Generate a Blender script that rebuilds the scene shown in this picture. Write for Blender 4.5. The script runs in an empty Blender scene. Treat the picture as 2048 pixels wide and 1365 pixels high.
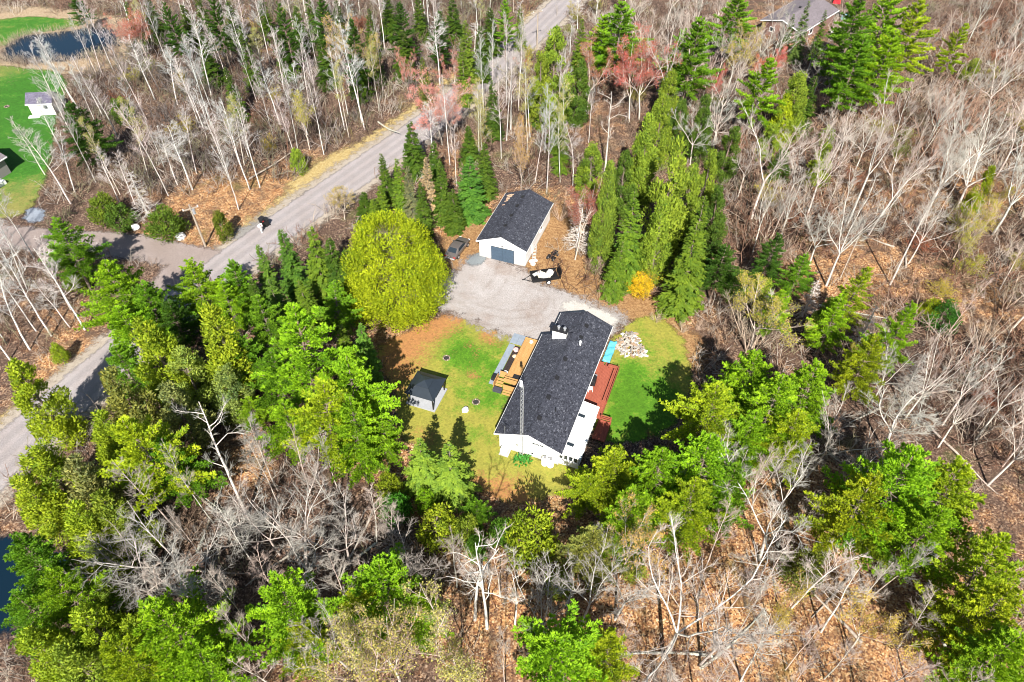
import bpy, math, random
import numpy as np
from mathutils import Vector, Matrix

# ------------------------------------------------------------------ camera, sky, sun, exposure
SC = bpy.context.scene
COL = SC.collection
R = math.radians
CAM_H, PITCH, FPX = 61.0, R(46.5), 1422.0
SUN_EL, SHADOW_AZ = R(42), R(1.0)          # shadows fall away from the camera

cd = bpy.data.cameras.new('camera'); cam = bpy.data.objects.new('camera', cd); COL.objects.link(cam)
cam.location = (0, 0, CAM_H); cam.rotation_euler = (R(90) - PITCH, 0, 0)
cd.sensor_width = 36.0; cd.lens = 36.0 * FPX / 2048.0; cd.clip_start = 0.5; cd.clip_end = 5000
SC.camera = cam

W = bpy.data.worlds.new('World'); SC.world = W; W.use_nodes = True
wn = W.node_tree; wn.nodes.clear()
sky = wn.nodes.new('ShaderNodeTexSky'); sky.sky_type = 'NISHITA'; sky.sun_disc = False
sky.sun_elevation = SUN_EL; sky.sun_rotation = math.pi + SHADOW_AZ
sky.altitude = 200; sky.air_density = 1.0; sky.dust_density = 0.6
bgn = wn.nodes.new('ShaderNodeBackground'); bgn.inputs[1].default_value = 0.055
won = wn.nodes.new('ShaderNodeOutputWorld')
wn.links.new(sky.outputs[0], bgn.inputs[0]); wn.links.new(bgn.outputs[0], won.inputs[0])

sd = bpy.data.lights.new('sun', 'SUN'); sd.energy = 5.0; sd.angle = R(0.5); sd.color = (1.0, 0.95, 0.87)
sun = bpy.data.objects.new('sun', sd); COL.objects.link(sun)
ldir = Vector((math.sin(SHADOW_AZ) * math.cos(SUN_EL), math.cos(SHADOW_AZ) * math.cos(SUN_EL), -math.sin(SUN_EL)))
sun.rotation_euler = ldir.to_track_quat('-Z', 'Y').to_euler(); sun.location = (0, -60, 120)

SC.view_settings.view_transform = 'Standard'; SC.view_settings.look = 'None'
SC.view_settings.exposure = 1.25; SC.view_settings.gamma = 1.0
SC.render.engine = 'CYCLES'
SC.cycles.max_bounces = 6; SC.cycles.diffuse_bounces = 3; SC.cycles.transparent_max_bounces = 8
SC.cycles.use_adaptive_sampling = True; SC.cycles.pixel_filter_type = 'BLACKMAN_HARRIS'; SC.cycles.filter_width = 1.05

# ------------------------------------------------------------------ survey helpers: photo survey points (2048 px wide) -> metres
_c, _s = math.cos(PITCH), math.sin(PITCH)
def at(u, v, z=0.0):
    a = (u - 1024) / FPX; b = (682.5 - v) / FPX
    d = (a, _c + b * _s, -_s + b * _c); t = (z - CAM_H) / d[2]
    return (d[0] * t, d[1] * t)
def pr(x, y, z=0.0):
    Z = z - CAM_H; dep = y * _c - Z * _s; up = y * _s + Z * _c
    return (1024 + FPX * x / dep, 682.5 - FPX * up / dep)
def height_for(x, y, v):
    lo, hi = 0.0, 58.0
    for _ in range(40):
        m = (lo + hi) / 2
        if pr(x, y, m)[1] > v: lo = m
        else: hi = m
    return lo

# ------------------------------------------------------------------ naming helpers
def tag(o, label=None, cat=None, group=None, kind=None):
    if label: o['label'] = label
    if cat: o['category'] = cat
    if group: o['group'] = group
    if kind: o['kind'] = kind
    return o
def empty(name, loc=(0, 0, 0), rz=0.0, parent=None):
    o = bpy.data.objects.new(name, None); COL.objects.link(o)
    o.location = loc; o.rotation_euler = (0, 0, rz); o.empty_display_size = 0.2
    if parent: o.parent = parent
    return o
def link(name, me, parent=None, loc=None, rot=None):
    o = bpy.data.objects.new(name, me); COL.objects.link(o)
    if parent: o.parent = parent
    if loc is not None: o.location = loc
    if rot is not None: o.rotation_euler = rot
    return o

# ------------------------------------------------------------------ mesh helpers
def mesh_np(name, V, F, mat=None, attrs=None, cols=None, smooth=False):
    """V (n,3), F (m,k) all the same size."""
    V = np.ascontiguousarray(V, dtype=np.float32); F = np.ascontiguousarray(F, dtype=np.int32)
    me = bpy.data.meshes.new(name); k = F.shape[1]
    me.vertices.add(len(V)); me.vertices.foreach_set('co', V.ravel())
    me.loops.add(F.size); me.loops.foreach_set('vertex_index', F.ravel())
    me.polygons.add(len(F)); me.polygons.foreach_set('loop_start', np.arange(0, F.size, k, dtype=np.int32))
    if smooth: me.polygons.foreach_set('use_smooth', np.ones(len(F), dtype=bool))
    for n, a in (attrs or {}).items():
        at_ = me.attributes.new(n, 'FLOAT', 'POINT'); at_.data.foreach_set('value', np.ascontiguousarray(a, dtype=np.float32))
    for n, a in (cols or {}).items():
        at_ = me.attributes.new(n, 'FLOAT_COLOR', 'POINT'); at_.data.foreach_set('color', np.ascontiguousarray(a, dtype=np.float32).ravel())
    me.update(calc_edges=True)
    if mat: me.materials.append(mat)
    return me

class MB:
    """collects simple solids into one mesh"""
    def __init__(s): s.v = []; s.f = []
    def add(s, vs, fs):
        o = len(s.v); s.v += [tuple(p) for p in vs]; s.f += [tuple(i + o for i in f) for f in fs]; return s
    def box(s, x0, x1, y0, y1, z0, z1):
        return s.add([(x0,y0,z0),(x1,y0,z0),(x1,y1,z0),(x0,y1,z0),(x0,y0,z1),(x1,y0,z1),(x1,y1,z1),(x0,y1,z1)],
                     [(0,3,2,1),(4,5,6,7),(0,1,5,4),(1,2,6,5),(2,3,7,6),(3,0,4,7)])
    def obox(s, c, sx, sy, sz, rz=0.0, rx=0.0, ry=0.0):
        M = Matrix.Rotation(rz, 3, 'Z') @ Matrix.Rotation(ry, 3, 'Y') @ Matrix.Rotation(rx, 3, 'X'); c = Vector(c); P = []
        for z in (-sz/2, sz/2):
            for x, y in ((-sx/2,-sy/2),(sx/2,-sy/2),(sx/2,sy/2),(-sx/2,sy/2)): P.append(c + M @ Vector((x, y, z)))
        return s.add(P, [(0,3,2,1),(4,5,6,7),(0,1,5,4),(1,2,6,5),(2,3,7,6),(3,0,4,7)])
    def prism(s, poly, d):
        """poly: list of 3d points (planar, counter-clockwise seen from +d), extruded by vector -d"""
        n = len(poly); d = Vector(d); A = [Vector(p) for p in poly]; B = [p - d for p in A]
        return s.add(A + B, [tuple(range(n)), tuple(range(2*n-1, n-1, -1))] + [(i, i+n, (i+1) % n + n, (i+1) % n) for i in range(n)])
    def tube(s, p0, p1, r0, r1=None, k=8):
        r1 = r0 if r1 is None else r1; p0 = Vector(p0); p1 = Vector(p1); d = (p1 - p0).normalized()
        u = d.cross(Vector((0, 0, 1)) if abs(d.z) < .9 else Vector((1, 0, 0))).normalized(); w = d.cross(u); P = []
        for p, r in ((p0, r0), (p1, r1)):
            for i in range(k):
                a = 2*math.pi*i/k; P.append(p + (u*math.cos(a) + w*math.sin(a))*r)
        return s.add(P, [tuple(range(k)), tuple(range(2*k-1, k-1, -1))] + [(i, i+k, (i+1) % k + k, (i+1) % k) for i in range(k)])
    def mesh(s, name, mat, bevel=0.0):
        me = bpy.data.meshes.new(name); me.from_pydata(s.v, [], s.f); me.update()
        import bmesh
        b = bmesh.new(); b.from_mesh(me); bmesh.ops.recalc_face_normals(b, faces=b.faces)
        if bevel: bmesh.ops.bevel(b, geom=list(b.edges), offset=bevel, segments=1, affect='EDGES')
        b.to_mesh(me); b.free(); me.materials.append(mat); return me
    def build(s, name, mat, parent=None, bevel=0.0): return link(name, s.mesh(name, mat, bevel), parent)
def box(name, mat, parent, *a, bevel=0.0): return MB().box(*a).build(name, mat, parent, bevel)

# ------------------------------------------------------------------ materials
class NT:
    def __init__(s, name):
        s.m = bpy.data.materials.new(name); s.m.use_nodes = True; s.t = s.m.node_tree; s.t.nodes.clear()
        s.out = s.n('ShaderNodeOutputMaterial'); s.p = s.n('ShaderNodeBsdfPrincipled'); s.l(s.p.outputs[0], s.out.inputs[0])
        s.p.inputs['Specular IOR Level'].default_value = 0.25; s.p.inputs['Roughness'].default_value = 0.8
    def n(s, t, **k):
        x = s.t.nodes.new(t)
        for a, v in k.items(): setattr(x, a, v)
        return x
    def l(s, a, b): s.t.links.new(a, b)
    def coord(s, kind='Object'):
        return s.n('ShaderNodeTexCoord').outputs[kind]
    def noise(s, vec, scale, detail=3, rough=0.6, dist=0.0):
        x = s.n('ShaderNodeTexNoise'); x.inputs['Scale'].default_value = scale; x.inputs['Detail'].default_value = detail
        x.inputs['Roughness'].default_value = rough; x.inputs['Distortion'].default_value = dist
        if vec is not None: s.l(vec, x.inputs['Vector'])
        return x.outputs['Fac']
    def voro(s, vec, scale, out='Color'):
        x = s.n('ShaderNodeTexVoronoi'); x.inputs['Scale'].default_value = scale; s.l(vec, x.inputs['Vector']); return x.outputs[out]
    def ramp(s, fac, stops):
        x = s.n('ShaderNodeValToRGB'); e = x.color_ramp.elements
        while len(e) > 1: e.remove(e[-1])
        e[0].position, e[0].color = stops[0][0], (*stops[0][1], 1)
        for p, c in stops[1:]:
            q = e.new(p); q.color = (*c, 1)
        s.l(fac, x.inputs[0]); return x.outputs[0]
    def val(s, fac, a, b, c=0.0, d=1.0):
        x = s.n('ShaderNodeMapRange'); s.l(fac, x.inputs[0])
        for i, q in enumerate((a, b, c, d)): x.inputs[i+1].default_value = q
        return x.outputs[0]
    def mix(s, f, a, b, mode='MIX'):
        x = s.n('ShaderNodeMix', data_type='RGBA', blend_type=mode)
        for i, q in ((0, f), (6, a), (7, b)):
            if hasattr(q, 'links'): s.l(q, x.inputs[i])
            else: x.inputs[i].default_value = q if i == 0 else (*q, 1)
        return x.outputs[2]
    def math(s, op, a, b=0.0, clamp=False):
        x = s.n('ShaderNodeMath', operation=op); x.use_clamp = clamp
        for i, q in ((0, a), (1, b)):
            if hasattr(q, 'links'): s.l(q, x.inputs[i])
            else: x.inputs[i].default_value = q
        return x.outputs[0]
    def attr(s, name, out='Fac'):
        x = s.n('ShaderNodeAttribute'); x.attribute_name = name; return x.outputs[out]
    def bump(s, h, strength=0.4, dist=0.05):
        x = s.n('ShaderNodeBump'); x.inputs['Strength'].default_value = strength; x.inputs['Distance'].default_value = dist
        s.l(h, x.inputs['Height']); s.l(x.outputs[0], s.p.inputs['Normal'])
    def base(s, c):
        if hasattr(c, 'links'): s.l(c, s.p.inputs['Base Color'])
        else: s.p.inputs['Base Color'].default_value = (*c, 1)
    def alpha(s, a): s.l(a, s.p.inputs['Alpha'])

def plain(name, col, rough=0.7, var=0.12, scale=6.0, metal=0.0, spec=0.25, bump=0.0):
    n = NT(name); o = n.coord(); f = n.noise(o, scale, 4)
    lo = tuple(max(0, c*(1-var)) for c in col); hi = tuple(min(1, c*(1+var)) for c in col)
    n.base(n.ramp(f, [(0.3, lo), (0.7, hi)])); n.p.inputs['Roughness'].default_value = rough
    n.p.inputs['Metallic'].default_value = metal; n.p.inputs['Specular IOR Level'].default_value = spec
    if bump: n.bump(n.noise(o, scale*4, 2), bump, 0.02)
    return n.m

def leaf_material(name, trans=0.3):
    n = NT(name); oi = n.n('ShaderNodeObjectInfo'); t = n.attr('tone')
    c = oi.outputs['Color']
    lo = n.mix(1.0, c, (0.42, 0.55, 0.65), 'MULTIPLY'); hi = n.mix(1.0, c, (1.65, 1.4, 1.0), 'MULTIPLY')
    col = n.mix(t, lo, hi); n.base(col); n.p.inputs['Roughness'].default_value = 0.65; n.p.inputs['Specular IOR Level'].default_value = 0.15
    tr = n.n('ShaderNodeBsdfTranslucent'); n.l(n.mix(1.0, col, (1.15, 1.1, 0.7), 'MULTIPLY'), tr.inputs[0])
    mx = n.n('ShaderNodeMixShader'); mx.inputs[0].default_value = trans
    n.l(n.p.outputs[0], mx.inputs[1]); n.l(tr.outputs[0], mx.inputs[2]); n.l(mx.outputs[0], n.out.inputs[0])
    return n.m
def bark_material(name):
    n = NT(name); oi = n.n('ShaderNodeObjectInfo'); o = n.coord()
    f = n.noise(o, 3.0, 4, 0.7); m = n.ramp(f, [(0.3, (0.62, 0.6, 0.58)), (0.6, (1.1, 1.08, 1.05))])
    n.base(n.mix(1.0, oi.outputs['Color'], m, 'MULTIPLY')); n.p.inputs['Roughness'].default_value = 0.9
    n.p.inputs['Specular IOR Level'].default_value = 0.1
    return n.m
LEAF = leaf_material('leaf'); BARK = bark_material('bark'); BUD = leaf_material('bud', 0.35)
# ------------------------------------------------------------------ ground
def poly_sd(P, poly):
    """signed distance (inside > 0) of points P (n,2) to polygon"""
    A = np.array(poly, float); B = np.roll(A, -1, 0); d = np.full(len(P), 1e9); ins = np.zeros(len(P), bool)
    for a, b in zip(A, B):
        e = b - a; t = np.clip(((P - a) @ e) / max(e @ e, 1e-9), 0, 1); q = a + t[:, None]*e
        d = np.minimum(d, np.hypot(*(P - q).T))
        c = ((a[1] > P[:, 1]) != (b[1] > P[:, 1])); 
        with np.errstate(divide='ignore', invalid='ignore'):
            xi = (b[0]-a[0])*(P[:, 1]-a[1])/(b[1]-a[1]) + a[0]
        ins ^= c & (P[:, 0] < xi)
    return np.where(ins, d, -d)
def wpoly(px): return [at(u, v) for u, v in px]
def ribbon(pts, hw):
    """polygon around a polyline in metres"""
    P = np.array(pts, float); T = np.gradient(P, axis=0); T /= np.linalg.norm(T, axis=1)[:, None]; N = np.stack([-T[:, 1], T[:, 0]], 1)
    return [tuple(q) for q in P + N*hw] + [tuple(q) for q in (P - N*hw)[::-1]]
def smooth(pts, it=2):
    P = [np.array(p, float) for p in pts]
    for _ in range(it):
        Q = [P[0]]
        for a, b in zip(P, P[1:]): Q += [a*.75 + b*.25, a*.25 + b*.75]
        P = Q + [P[-1]]
    return [tuple(p) for p in P]
def smooth_closed(pts, it=2):
    P = [np.array(p, float) for p in pts]
    for _ in range(it):
        P = [q for a, b in zip(P, P[1:] + P[:1]) for q in (a*.75 + b*.25, a*.25 + b*.75)]
    return [tuple(p) for p in P]
def sheet(name, polys, z, mat, step=0.5, margin=1.0, extra=None, label=None):
    A = np.concatenate([np.array(p) for p in polys]); lo = A.min(0) - margin - step; hi = A.max(0) + margin + step
    nx, ny = int((hi[0]-lo[0])/step) + 2, int((hi[1]-lo[1])/step) + 2
    X, Y = np.meshgrid(lo[0] + np.arange(nx)*step, lo[1] + np.arange(ny)*step); P = np.stack([X.ravel(), Y.ravel()], 1)
    sd_ = np.max([poly_sd(P, p) for p in polys], 0)
    I = np.arange(nx*ny).reshape(ny, nx); F = np.stack([I[:-1, :-1], I[:-1, 1:], I[1:, 1:], I[1:, :-1]], -1).reshape(-1, 4)
    F = F[(sd_[F] > -margin).any(1)]; used = np.unique(F); re = np.full(nx*ny, -1); re[used] = np.arange(len(used))
    V = np.column_stack([P[used], np.full(len(used), z)])
    at_ = {'edge': np.clip(sd_[used], -margin, 30)}
    for k, fn in (extra or {}).items(): at_[k] = fn(P[used])
    o = link(name, mesh_np(name, V, re[F], mat, at_)); tag(o, label, None, None, 'structure'); return o
def edge_alpha(n, o, width=0.8, scale=1.2):
    """ragged border: distance to the edge broken up by noise"""
    e = n.attr('edge'); f = n.noise(o, scale, 5, 0.7); g = n.noise(o, scale*7, 3, 0.7)
    q = n.math('ADD', e, n.math('MULTIPLY', n.math('SUBTRACT', f, 0.5), width*3.2)); q = n.math('ADD', q, n.math('MULTIPLY', n.math('SUBTRACT', g, 0.5), width*1.6))
    n.alpha(n.val(q, -0.35*width, 0.4*width))
def blobs(px):
    C = [(*at(u, v), r, a) for u, v, r, a in px]
    def f(P):
        s = np.zeros(len(P))
        for x, y, r, a in C: s += a*np.exp(-((P[:, 0]-x)**2 + (P[:, 1]-y)**2)/(r*r))
        return np.clip(s, 0, 1)
    return f

# forest floor: dead leaves, soil, moss and bare twigs
n = NT('leaf_litter'); o = n.coord()
big = n.noise(o, 0.045, 4, 0.6); mid = n.noise(o, 0.5, 5, 0.65); fine = n.voro(o, 7.5); sep = n.n('ShaderNodeSeparateColor'); n.l(fine, sep.inputs[0])
warm = n.attr('warm'); spk = n.noise(o, 9.0, 4, 0.8)
leafc = n.ramp(sep.outputs[0], [(0.0, (0.05, 0.02, 0.012)), (0.25, (0.22, 0.09, 0.04)), (0.55, (0.38, 0.195, 0.078)), (0.85, (0.5, 0.3, 0.14)), (1.0, (0.64, 0.48, 0.29))])
darkc = n.ramp(sep.outputs[0], [(0.0, (0.022, 0.013, 0.01)), (0.4, (0.075, 0.044, 0.032)), (0.75, (0.16, 0.1, 0.072)), (1.0, (0.36, 0.26, 0.19))])
wv = n.math('ADD', warm, n.math('MULTIPLY', n.math('SUBTRACT', big, 0.5), 1.4)); wv = n.math('ADD', wv, n.math('MULTIPLY', n.math('SUBTRACT', mid, 0.5), 1.2))
col = n.mix(n.val(wv, 0.1, 0.6), darkc, leafc)
soil = n.ramp(spk, [(0.35, (0.025, 0.015, 0.011)), (0.6, (0.12, 0.075, 0.05)), (0.75, (0.26, 0.19, 0.13))])
col = n.mix(n.val(mid, 0.34, 0.58, 0.8, 0.05), col, soil)
moss = n.noise(o, 0.16, 4, 0.7); col = n.mix(n.val(moss, 0.58, 0.7, 0.0, 0.5), col, (0.075, 0.095, 0.02))
n.base(col); n.p.inputs['Roughness'].default_value = 0.95; n.bump(n.math('ADD', n.math('MULTIPLY', sep.outputs[1], 0.6), mid), 0.8, 0.12)
LITTER = n.m
gx = np.array([-1500, -600, -300] + list(range(-200, 201, 2)) + [300, 600, 1500], float); gy = np.array([-600, -200, -80] + list(range(-40, 261, 2)) + [400, 800, 2500], float)
X, Y = np.meshgrid(gx, gy); V = np.column_stack([X.ravel(), Y.ravel(), np.zeros(X.size)])
I = np.arange(X.size).reshape(X.shape); F = np.stack([I[:-1, :-1], I[:-1, 1:], I[1:, 1:], I[1:, :-1]], -1).reshape(-1, 4)
WARM = blobs([(430, 430, 7, .9), (480, 400, 7, .6), (350, 450, 5, .6), (1700, 1260, 11, .95), (1560, 1180, 8, .8), (1850, 1300, 10, .8), (1480, 1080, 5, .8), (1620, 990, 5, .7), (1130, 430, 6, .8), (950, 460, 6, .8), (1330, 620, 5, .6), (770, 900, 4, .8), (490, 920, 4, .8), (850, 990, 3, .9), (160, 640, 5, .5), (130, 740, 4, .7), (1650, 560, 6, .7), (1760, 530, 6, .6), (1780, 400, 10, .5), (1950, 380, 8, .45), (1960, 600, 8, .5), (980, 1200, 8, .55), (1200, 1200, 8, .55), (1560, 60, 8, .6), (640, 330, 6, .5), (760, 700, 4, .6), (1930, 80, 10, .4), (1200, 260, 8, .3), (900, 330, 8, .35), (600, 1260, 6, .3), (1060, 1020, 4, .5)])
tag(link('ground', mesh_np('ground', V, F, LITTER, {'warm': WARM(V[:, :2])})), 'forest floor of brown fallen leaves under the trees', None, None, 'structure')

# dry straw verges and trodden leafy clearings
def straw_mat(name, a, b, c, d=0.8):
    n = NT(name); o = n.coord(); f = n.noise(o, 2.5, 6, 0.75); v = n.voro(o, 7.0); s = n.n('ShaderNodeSeparateColor'); n.l(v, s.inputs[0])
    n.base(n.mix(0.5, n.ramp(f, [(0.3, a), (0.5, b), (0.7, c)]), n.ramp(s.outputs[0], [(0, a), (0.5, b), (1, c)])))
    n.p.inputs['Roughness'].default_value = 0.95; n.bump(s.outputs[1], 0.6, 0.06); edge_alpha(n, o, d, 0.7); return n.m
ROADC = smooth([at(u, v) for u, v in [(-220, 1160), (-40, 960), (60, 866), (190, 752), (330, 635), (430, 552), (520, 484), (610, 420), (700, 358), (800, 288), (890, 222), (975, 150), (1050, 82), (1105, 30), (1150, -15), (1230, -110)]], 2)
VERGE = straw_mat('straw_verge', (0.16, 0.1, 0.035), (0.34, 0.25, 0.095), (0.5, 0.42, 0.23), 1.8)
verge_px = [(440, 505), (470, 455), (560, 405), (590, 345), (660, 310), (720, 285), (800, 232), (860, 180), (930, 132), (990, 92), (1060, 20), (1090, 25), (1010, 110), (900, 210), (800, 290), (700, 355), (620, 420), (520, 490)]
VERGE_P = smooth_closed(wpoly(verge_px)); VERGE2_P = smooth_closed(wpoly([(180, 700), (95, 770), (0, 830), (-60, 880), (-60, 930), (60, 870), (215, 735)]))
sheet('road_verge', [VERGE_P, VERGE2_P], 0.004, VERGE, 0.6, 1.6, None, 'dry yellow straw verge along the gravel road')
BANK_P = smooth_closed(wpoly([(-60, 12), (60, 12), (150, 20), (250, 35), (290, 75), (250, 125), (180, 150), (90, 150), (20, 140), (-60, 150)]))
sheet('pond_bank', [BANK_P], 0.004, straw_mat('dead_grass', (0.14, 0.09, 0.05), (0.3, 0.22, 0.14), (0.45, 0.37, 0.26), 1.6), 0.8, 2.0, None, 'dead pale grass on the bank around the pond')
TROD_P = [smooth_closed(wpoly(p)) for p in ([(885, 470), (940, 440), (985, 420), (1000, 480), (960, 530), (880, 545)], [(1060, 500), (1130, 380), (1150, 470), (1180, 560), (1340, 600), (1330, 640), (1240, 640), (1120, 580), (1040, 545)], [(1310, 620), (1360, 640), (1420, 700), (1400, 760), (1360, 700)])]
sheet('leafy_clearing', TROD_P, 0.006, straw_mat('leafy_clearing', (0.09, 0.038, 0.018), (0.24, 0.13, 0.055), (0.4, 0.27, 0.13), 1.3), 0.5, 1.3, None, 'sunlit dry leaves and straw in the clearing round the garage')

# lawns: lush green where it grows well, thatch yellow and bare brown elsewhere
def lawn_mat(name, lush, dry, bare):
    n = NT(name); o = n.coord(); g = n.attr('lush'); b = n.attr('bare'); f = n.noise(o, 0.55, 5, 0.65); h = n.noise(o, 4.0, 4, 0.75); v = n.voro(o, 4.5); s = n.n('ShaderNodeSeparateColor'); n.l(v, s.inputs[0])
    k = n.math('ADD', g, n.math('MULTIPLY', n.math('SUBTRACT', f, 0.5), 2.2)); k = n.math('ADD', k, n.math('MULTIPLY', n.math('SUBTRACT', h, 0.5), 1.5), True)
    c = n.ramp(k, [(0.05, dry), (0.42, tuple((p+q)/2 for p, q in zip(dry, lush))), (0.75, lush), (1.0, tuple(q*0.8 for q in lush))])
    kb = n.math('ADD', b, n.math('MULTIPLY', n.math('SUBTRACT', f, 0.5), 1.6)); kb = n.math('ADD', kb, n.math('MULTIPLY', n.math('SUBTRACT', h, 0.5), 1.8))
    c = n.mix(n.val(kb, 0.35, 0.85), c, bare); c = n.mix(n.val(s.outputs[0], 0.0, 1.0, 0.0, 0.35), c, n.mix(1.0, c, (1.7, 1.6, 1.5), 'MULTIPLY')); c = n.mix(n.val(s.outputs[2], 0.0, 0.4, 0.4, 0.0), c, n.mix(1.0, c, (0.45, 0.5, 0.5), 'MULTIPLY'))
    n.base(c); n.p.inputs['Roughness'].default_value = 0.9; n.bump(n.math('ADD', s.outputs[1], h), 0.6, 0.05); edge_alpha(n, o, 0.8, 0.8); return n.m
LAWN = lawn_mat('lawn', (0.065, 0.17, 0.008), (0.215, 0.205, 0.035), (0.28, 0.135, 0.05))
LAWN_P = smooth_closed(wpoly([(745, 700), (800, 672), (855, 640), (905, 628), (960, 650), (1010, 668), (1060, 690), (1010, 800), (1000, 900), (1165, 935), (1170, 960), (1060, 1010), (985, 995), (945, 960), (900, 950), (835, 890), (800, 880), (790, 780)]), 1)
LAWN2_P = smooth_closed(wpoly([(1205, 720), (1235, 660), (1300, 625), (1345, 650), (1372, 690), (1385, 770), (1360, 840), (1290, 885), (1210, 890), (1180, 850)]), 1)
sheet('lawn', [LAWN_P, LAWN2_P], 0.008, LAWN, 0.4, 1.2, {
    'lush': blobs([(930, 715, 3.0, .75), (915, 690, 2.5, .4), (990, 740, 2.2, .7), (950, 790, 2.5, .5), (985, 690, 1.5, .4), (1000, 800, 1.6, .6), (1290, 790, 4.0, .95), (1270, 850, 4.5, .95), (1310, 700, 2.5, .3), (870, 660, 2, .35), (900, 650, 2.0, .3), (960, 880, 2, .25), (1250, 740, 1.8, .5)]),
    'bare': blobs([(850, 650, 3.5, .9), (800, 690, 4, .7), (905, 632, 2.0, .8), (985, 668, 2.0, .6), (960, 690, 1.8, .35), (945, 750, 1.4, .5), (1270, 700, 1.0, .6), (1300, 870, 0.5, .7), (1330, 640, 2, .3), (1240, 700, 1.2, .4), (960, 985, 3, .7), (1040, 1000, 3, .6), (840, 880, 2.5, .5), (780, 760, 4, .7)])},
    'patchy yellow and green lawn around the house')
NLAWN = lawn_mat('lush_lawn', (0.035, 0.135, 0.01), (0.17, 0.165, 0.045), (0.2, 0.16, 0.075))
NL1 = smooth_closed(wpoly([(-120, 40), (0, 40), (60, 32), (150, 40), (170, 50), (110, 62), (50, 68), (0, 100), (-120, 110)]), 1)
NL2 = smooth_closed(wpoly([(-120, 130), (0, 130), (60, 138), (115, 142), (140, 175), (112, 230), (105, 300), (90, 360), (62, 425), (0, 440), (-120, 450)]), 1)
sheet('neighbour_lawn', [NL1, NL2], 0.008, NLAWN, 0.7, 1.6, {
    'lush': blobs([(60, 50, 14, .8), (30, 200, 12, .8), (70, 260, 12, .9), (40, 310, 9, .9), (80, 170, 7, .6), (10, 230, 9, .6)]), 'bare': blobs([(30, 150, 5, .3), (40, 370, 3, .3), (10, 110, 6, .4)])}, 'bright green mown lawn beside the pond')

# ponds
n = NT('pond_water'); o = n.coord(); n.base((0.004, 0.014, 0.026)); n.p.inputs['Roughness'].default_value = 0.08; n.p.inputs['Specular IOR Level'].default_value = 0.3
n.bump(n.noise(o, 1.6, 3), 0.06, 0.05); edge_alpha(n, o, 1.1, 0.5)
POND_P = smooth_closed(wpoly([(-8, 108), (20, 85), (51, 69), (113, 66), (164, 57), (212, 52), (246, 65), (253, 84), (205, 112), (154, 120), (85, 126), (41, 128), (8, 122)]), 2)
sheet('pond', [POND_P], 0.014, n.m, 0.6, 1.5, None, 'dark blue pond ringed by dead grass')
POOL_P = smooth_closed(wpoly([(-60, 1085), (30, 1070), (80, 1085), (140, 1120), (130, 1165), (60, 1170), (40, 1240), (20, 1275), (-60, 1290)]), 2)
sheet('forest_pool', [POOL_P], 0.012, n.m, 0.5, 1.2, None, 'dark shaded pool among the cedars')

# gravel: road, side road, driveway, pads
def gravel_mat(name, a, b, width, tracks=False):
    n = NT(name); o = n.coord(); big = n.noise(o, 0.35, 4, 0.6); f = n.noise(o, 6.0, 5, 0.8); v = n.voro(o, 9.0); s = n.n('ShaderNodeSeparateColor'); n.l(v, s.inputs[0])
    c = n.mix(n.val(f, 0.3, 0.7), a, b); c = n.mix(n.val(big, 0.35, 0.7, 0.0, 0.45), c, n.mix(1.0, c, (0.72, 0.66, 0.6), 'MULTIPLY'))
    c = n.mix(n.val(s.outputs[0], 0, 1, 0, 0.3), c, n.mix(1.0, c, (1.35, 1.35, 1.35), 'MULTIPLY'))
    if tracks is True:
        t = n.attr('track'); wob = n.noise(o, 0.25, 3)
        t2 = n.math('ADD', t, n.math('MULTIPLY', n.math('SUBTRACT', wob, 0.5), 0.35))
        w = n.n('ShaderNodeTexWave'); w.wave_type = 'BANDS'; w.bands_direction = 'X'; w.inputs['Scale'].default_value = 0.2; w.inputs['Distortion'].default_value = 2.0; w.inputs['Detail'].default_value = 3.0
        cv = n.n('ShaderNodeCombineXYZ'); n.l(t2, cv.inputs[0]); n.l(cv.outputs[0], w.inputs['Vector'])
        c = n.mix(n.val(w.outputs['Fac'], 0.3, 0.9, 0.0, 0.55), c, n.mix(1.0, c, (1.3, 1.28, 1.25), 'MULTIPLY'))
    if tracks == 2:
        rt = n.math('MULTIPLY', n.attr('rut'), n.val(n.noise(o, 0.9, 4), 0.35, 0.65)); c = n.mix(n.math('MULTIPLY', rt, 0.38), c, (0.15, 0.115, 0.095)); dirt = n.noise(o, 0.22, 5, 0.7)
        c = n.mix(n.val(dirt, 0.5, 0.68, 0.0, 0.7), c, n.mix(1.0, c, (0.72, 0.6, 0.52), 'MULTIPLY')); c = n.mix(n.val(dirt, 0.3, 0.45, 0.5, 0.0), c, n.mix(1.0, c, (1.35, 1.35, 1.36), 'MULTIPLY'))
    n.base(c); n.p.inputs['Roughness'].default_value = 0.95; n.bump(n.math('ADD', f, s.outputs[1]), 0.5, 0.03); edge_alpha(n, o, width, 0.9); return n.m
RC = np.array(ROADC)
def across(P):
    best = np.full(len(P), 1e9); s = np.zeros(len(P))
    for a, b in zip(RC, RC[1:]):
        e = b - a; L = np.hypot(*e); t = np.clip(((P - a) @ e)/(L*L), 0, 1); q = a + t[:, None]*e; d = np.hypot(*(P - q).T)
        sg = np.sign(e[0]*(P[:, 1]-a[1]) - e[1]*(P[:, 0]-a[0])); m = d < best; best[m] = d[m]; s[m] = (sg*d)[m]
    return s
sheet('road_edge', [ribbon(ROADC, 4.3)], 0.010, gravel_mat('edge_gravel', (0.22, 0.185, 0.15), (0.38, 0.335, 0.28), 1.7), 0.6, 1.7, None, 'loose tan gravel edge on both sides of the road')
ROAD_P = ribbon(ROADC, 3.0)
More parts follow.
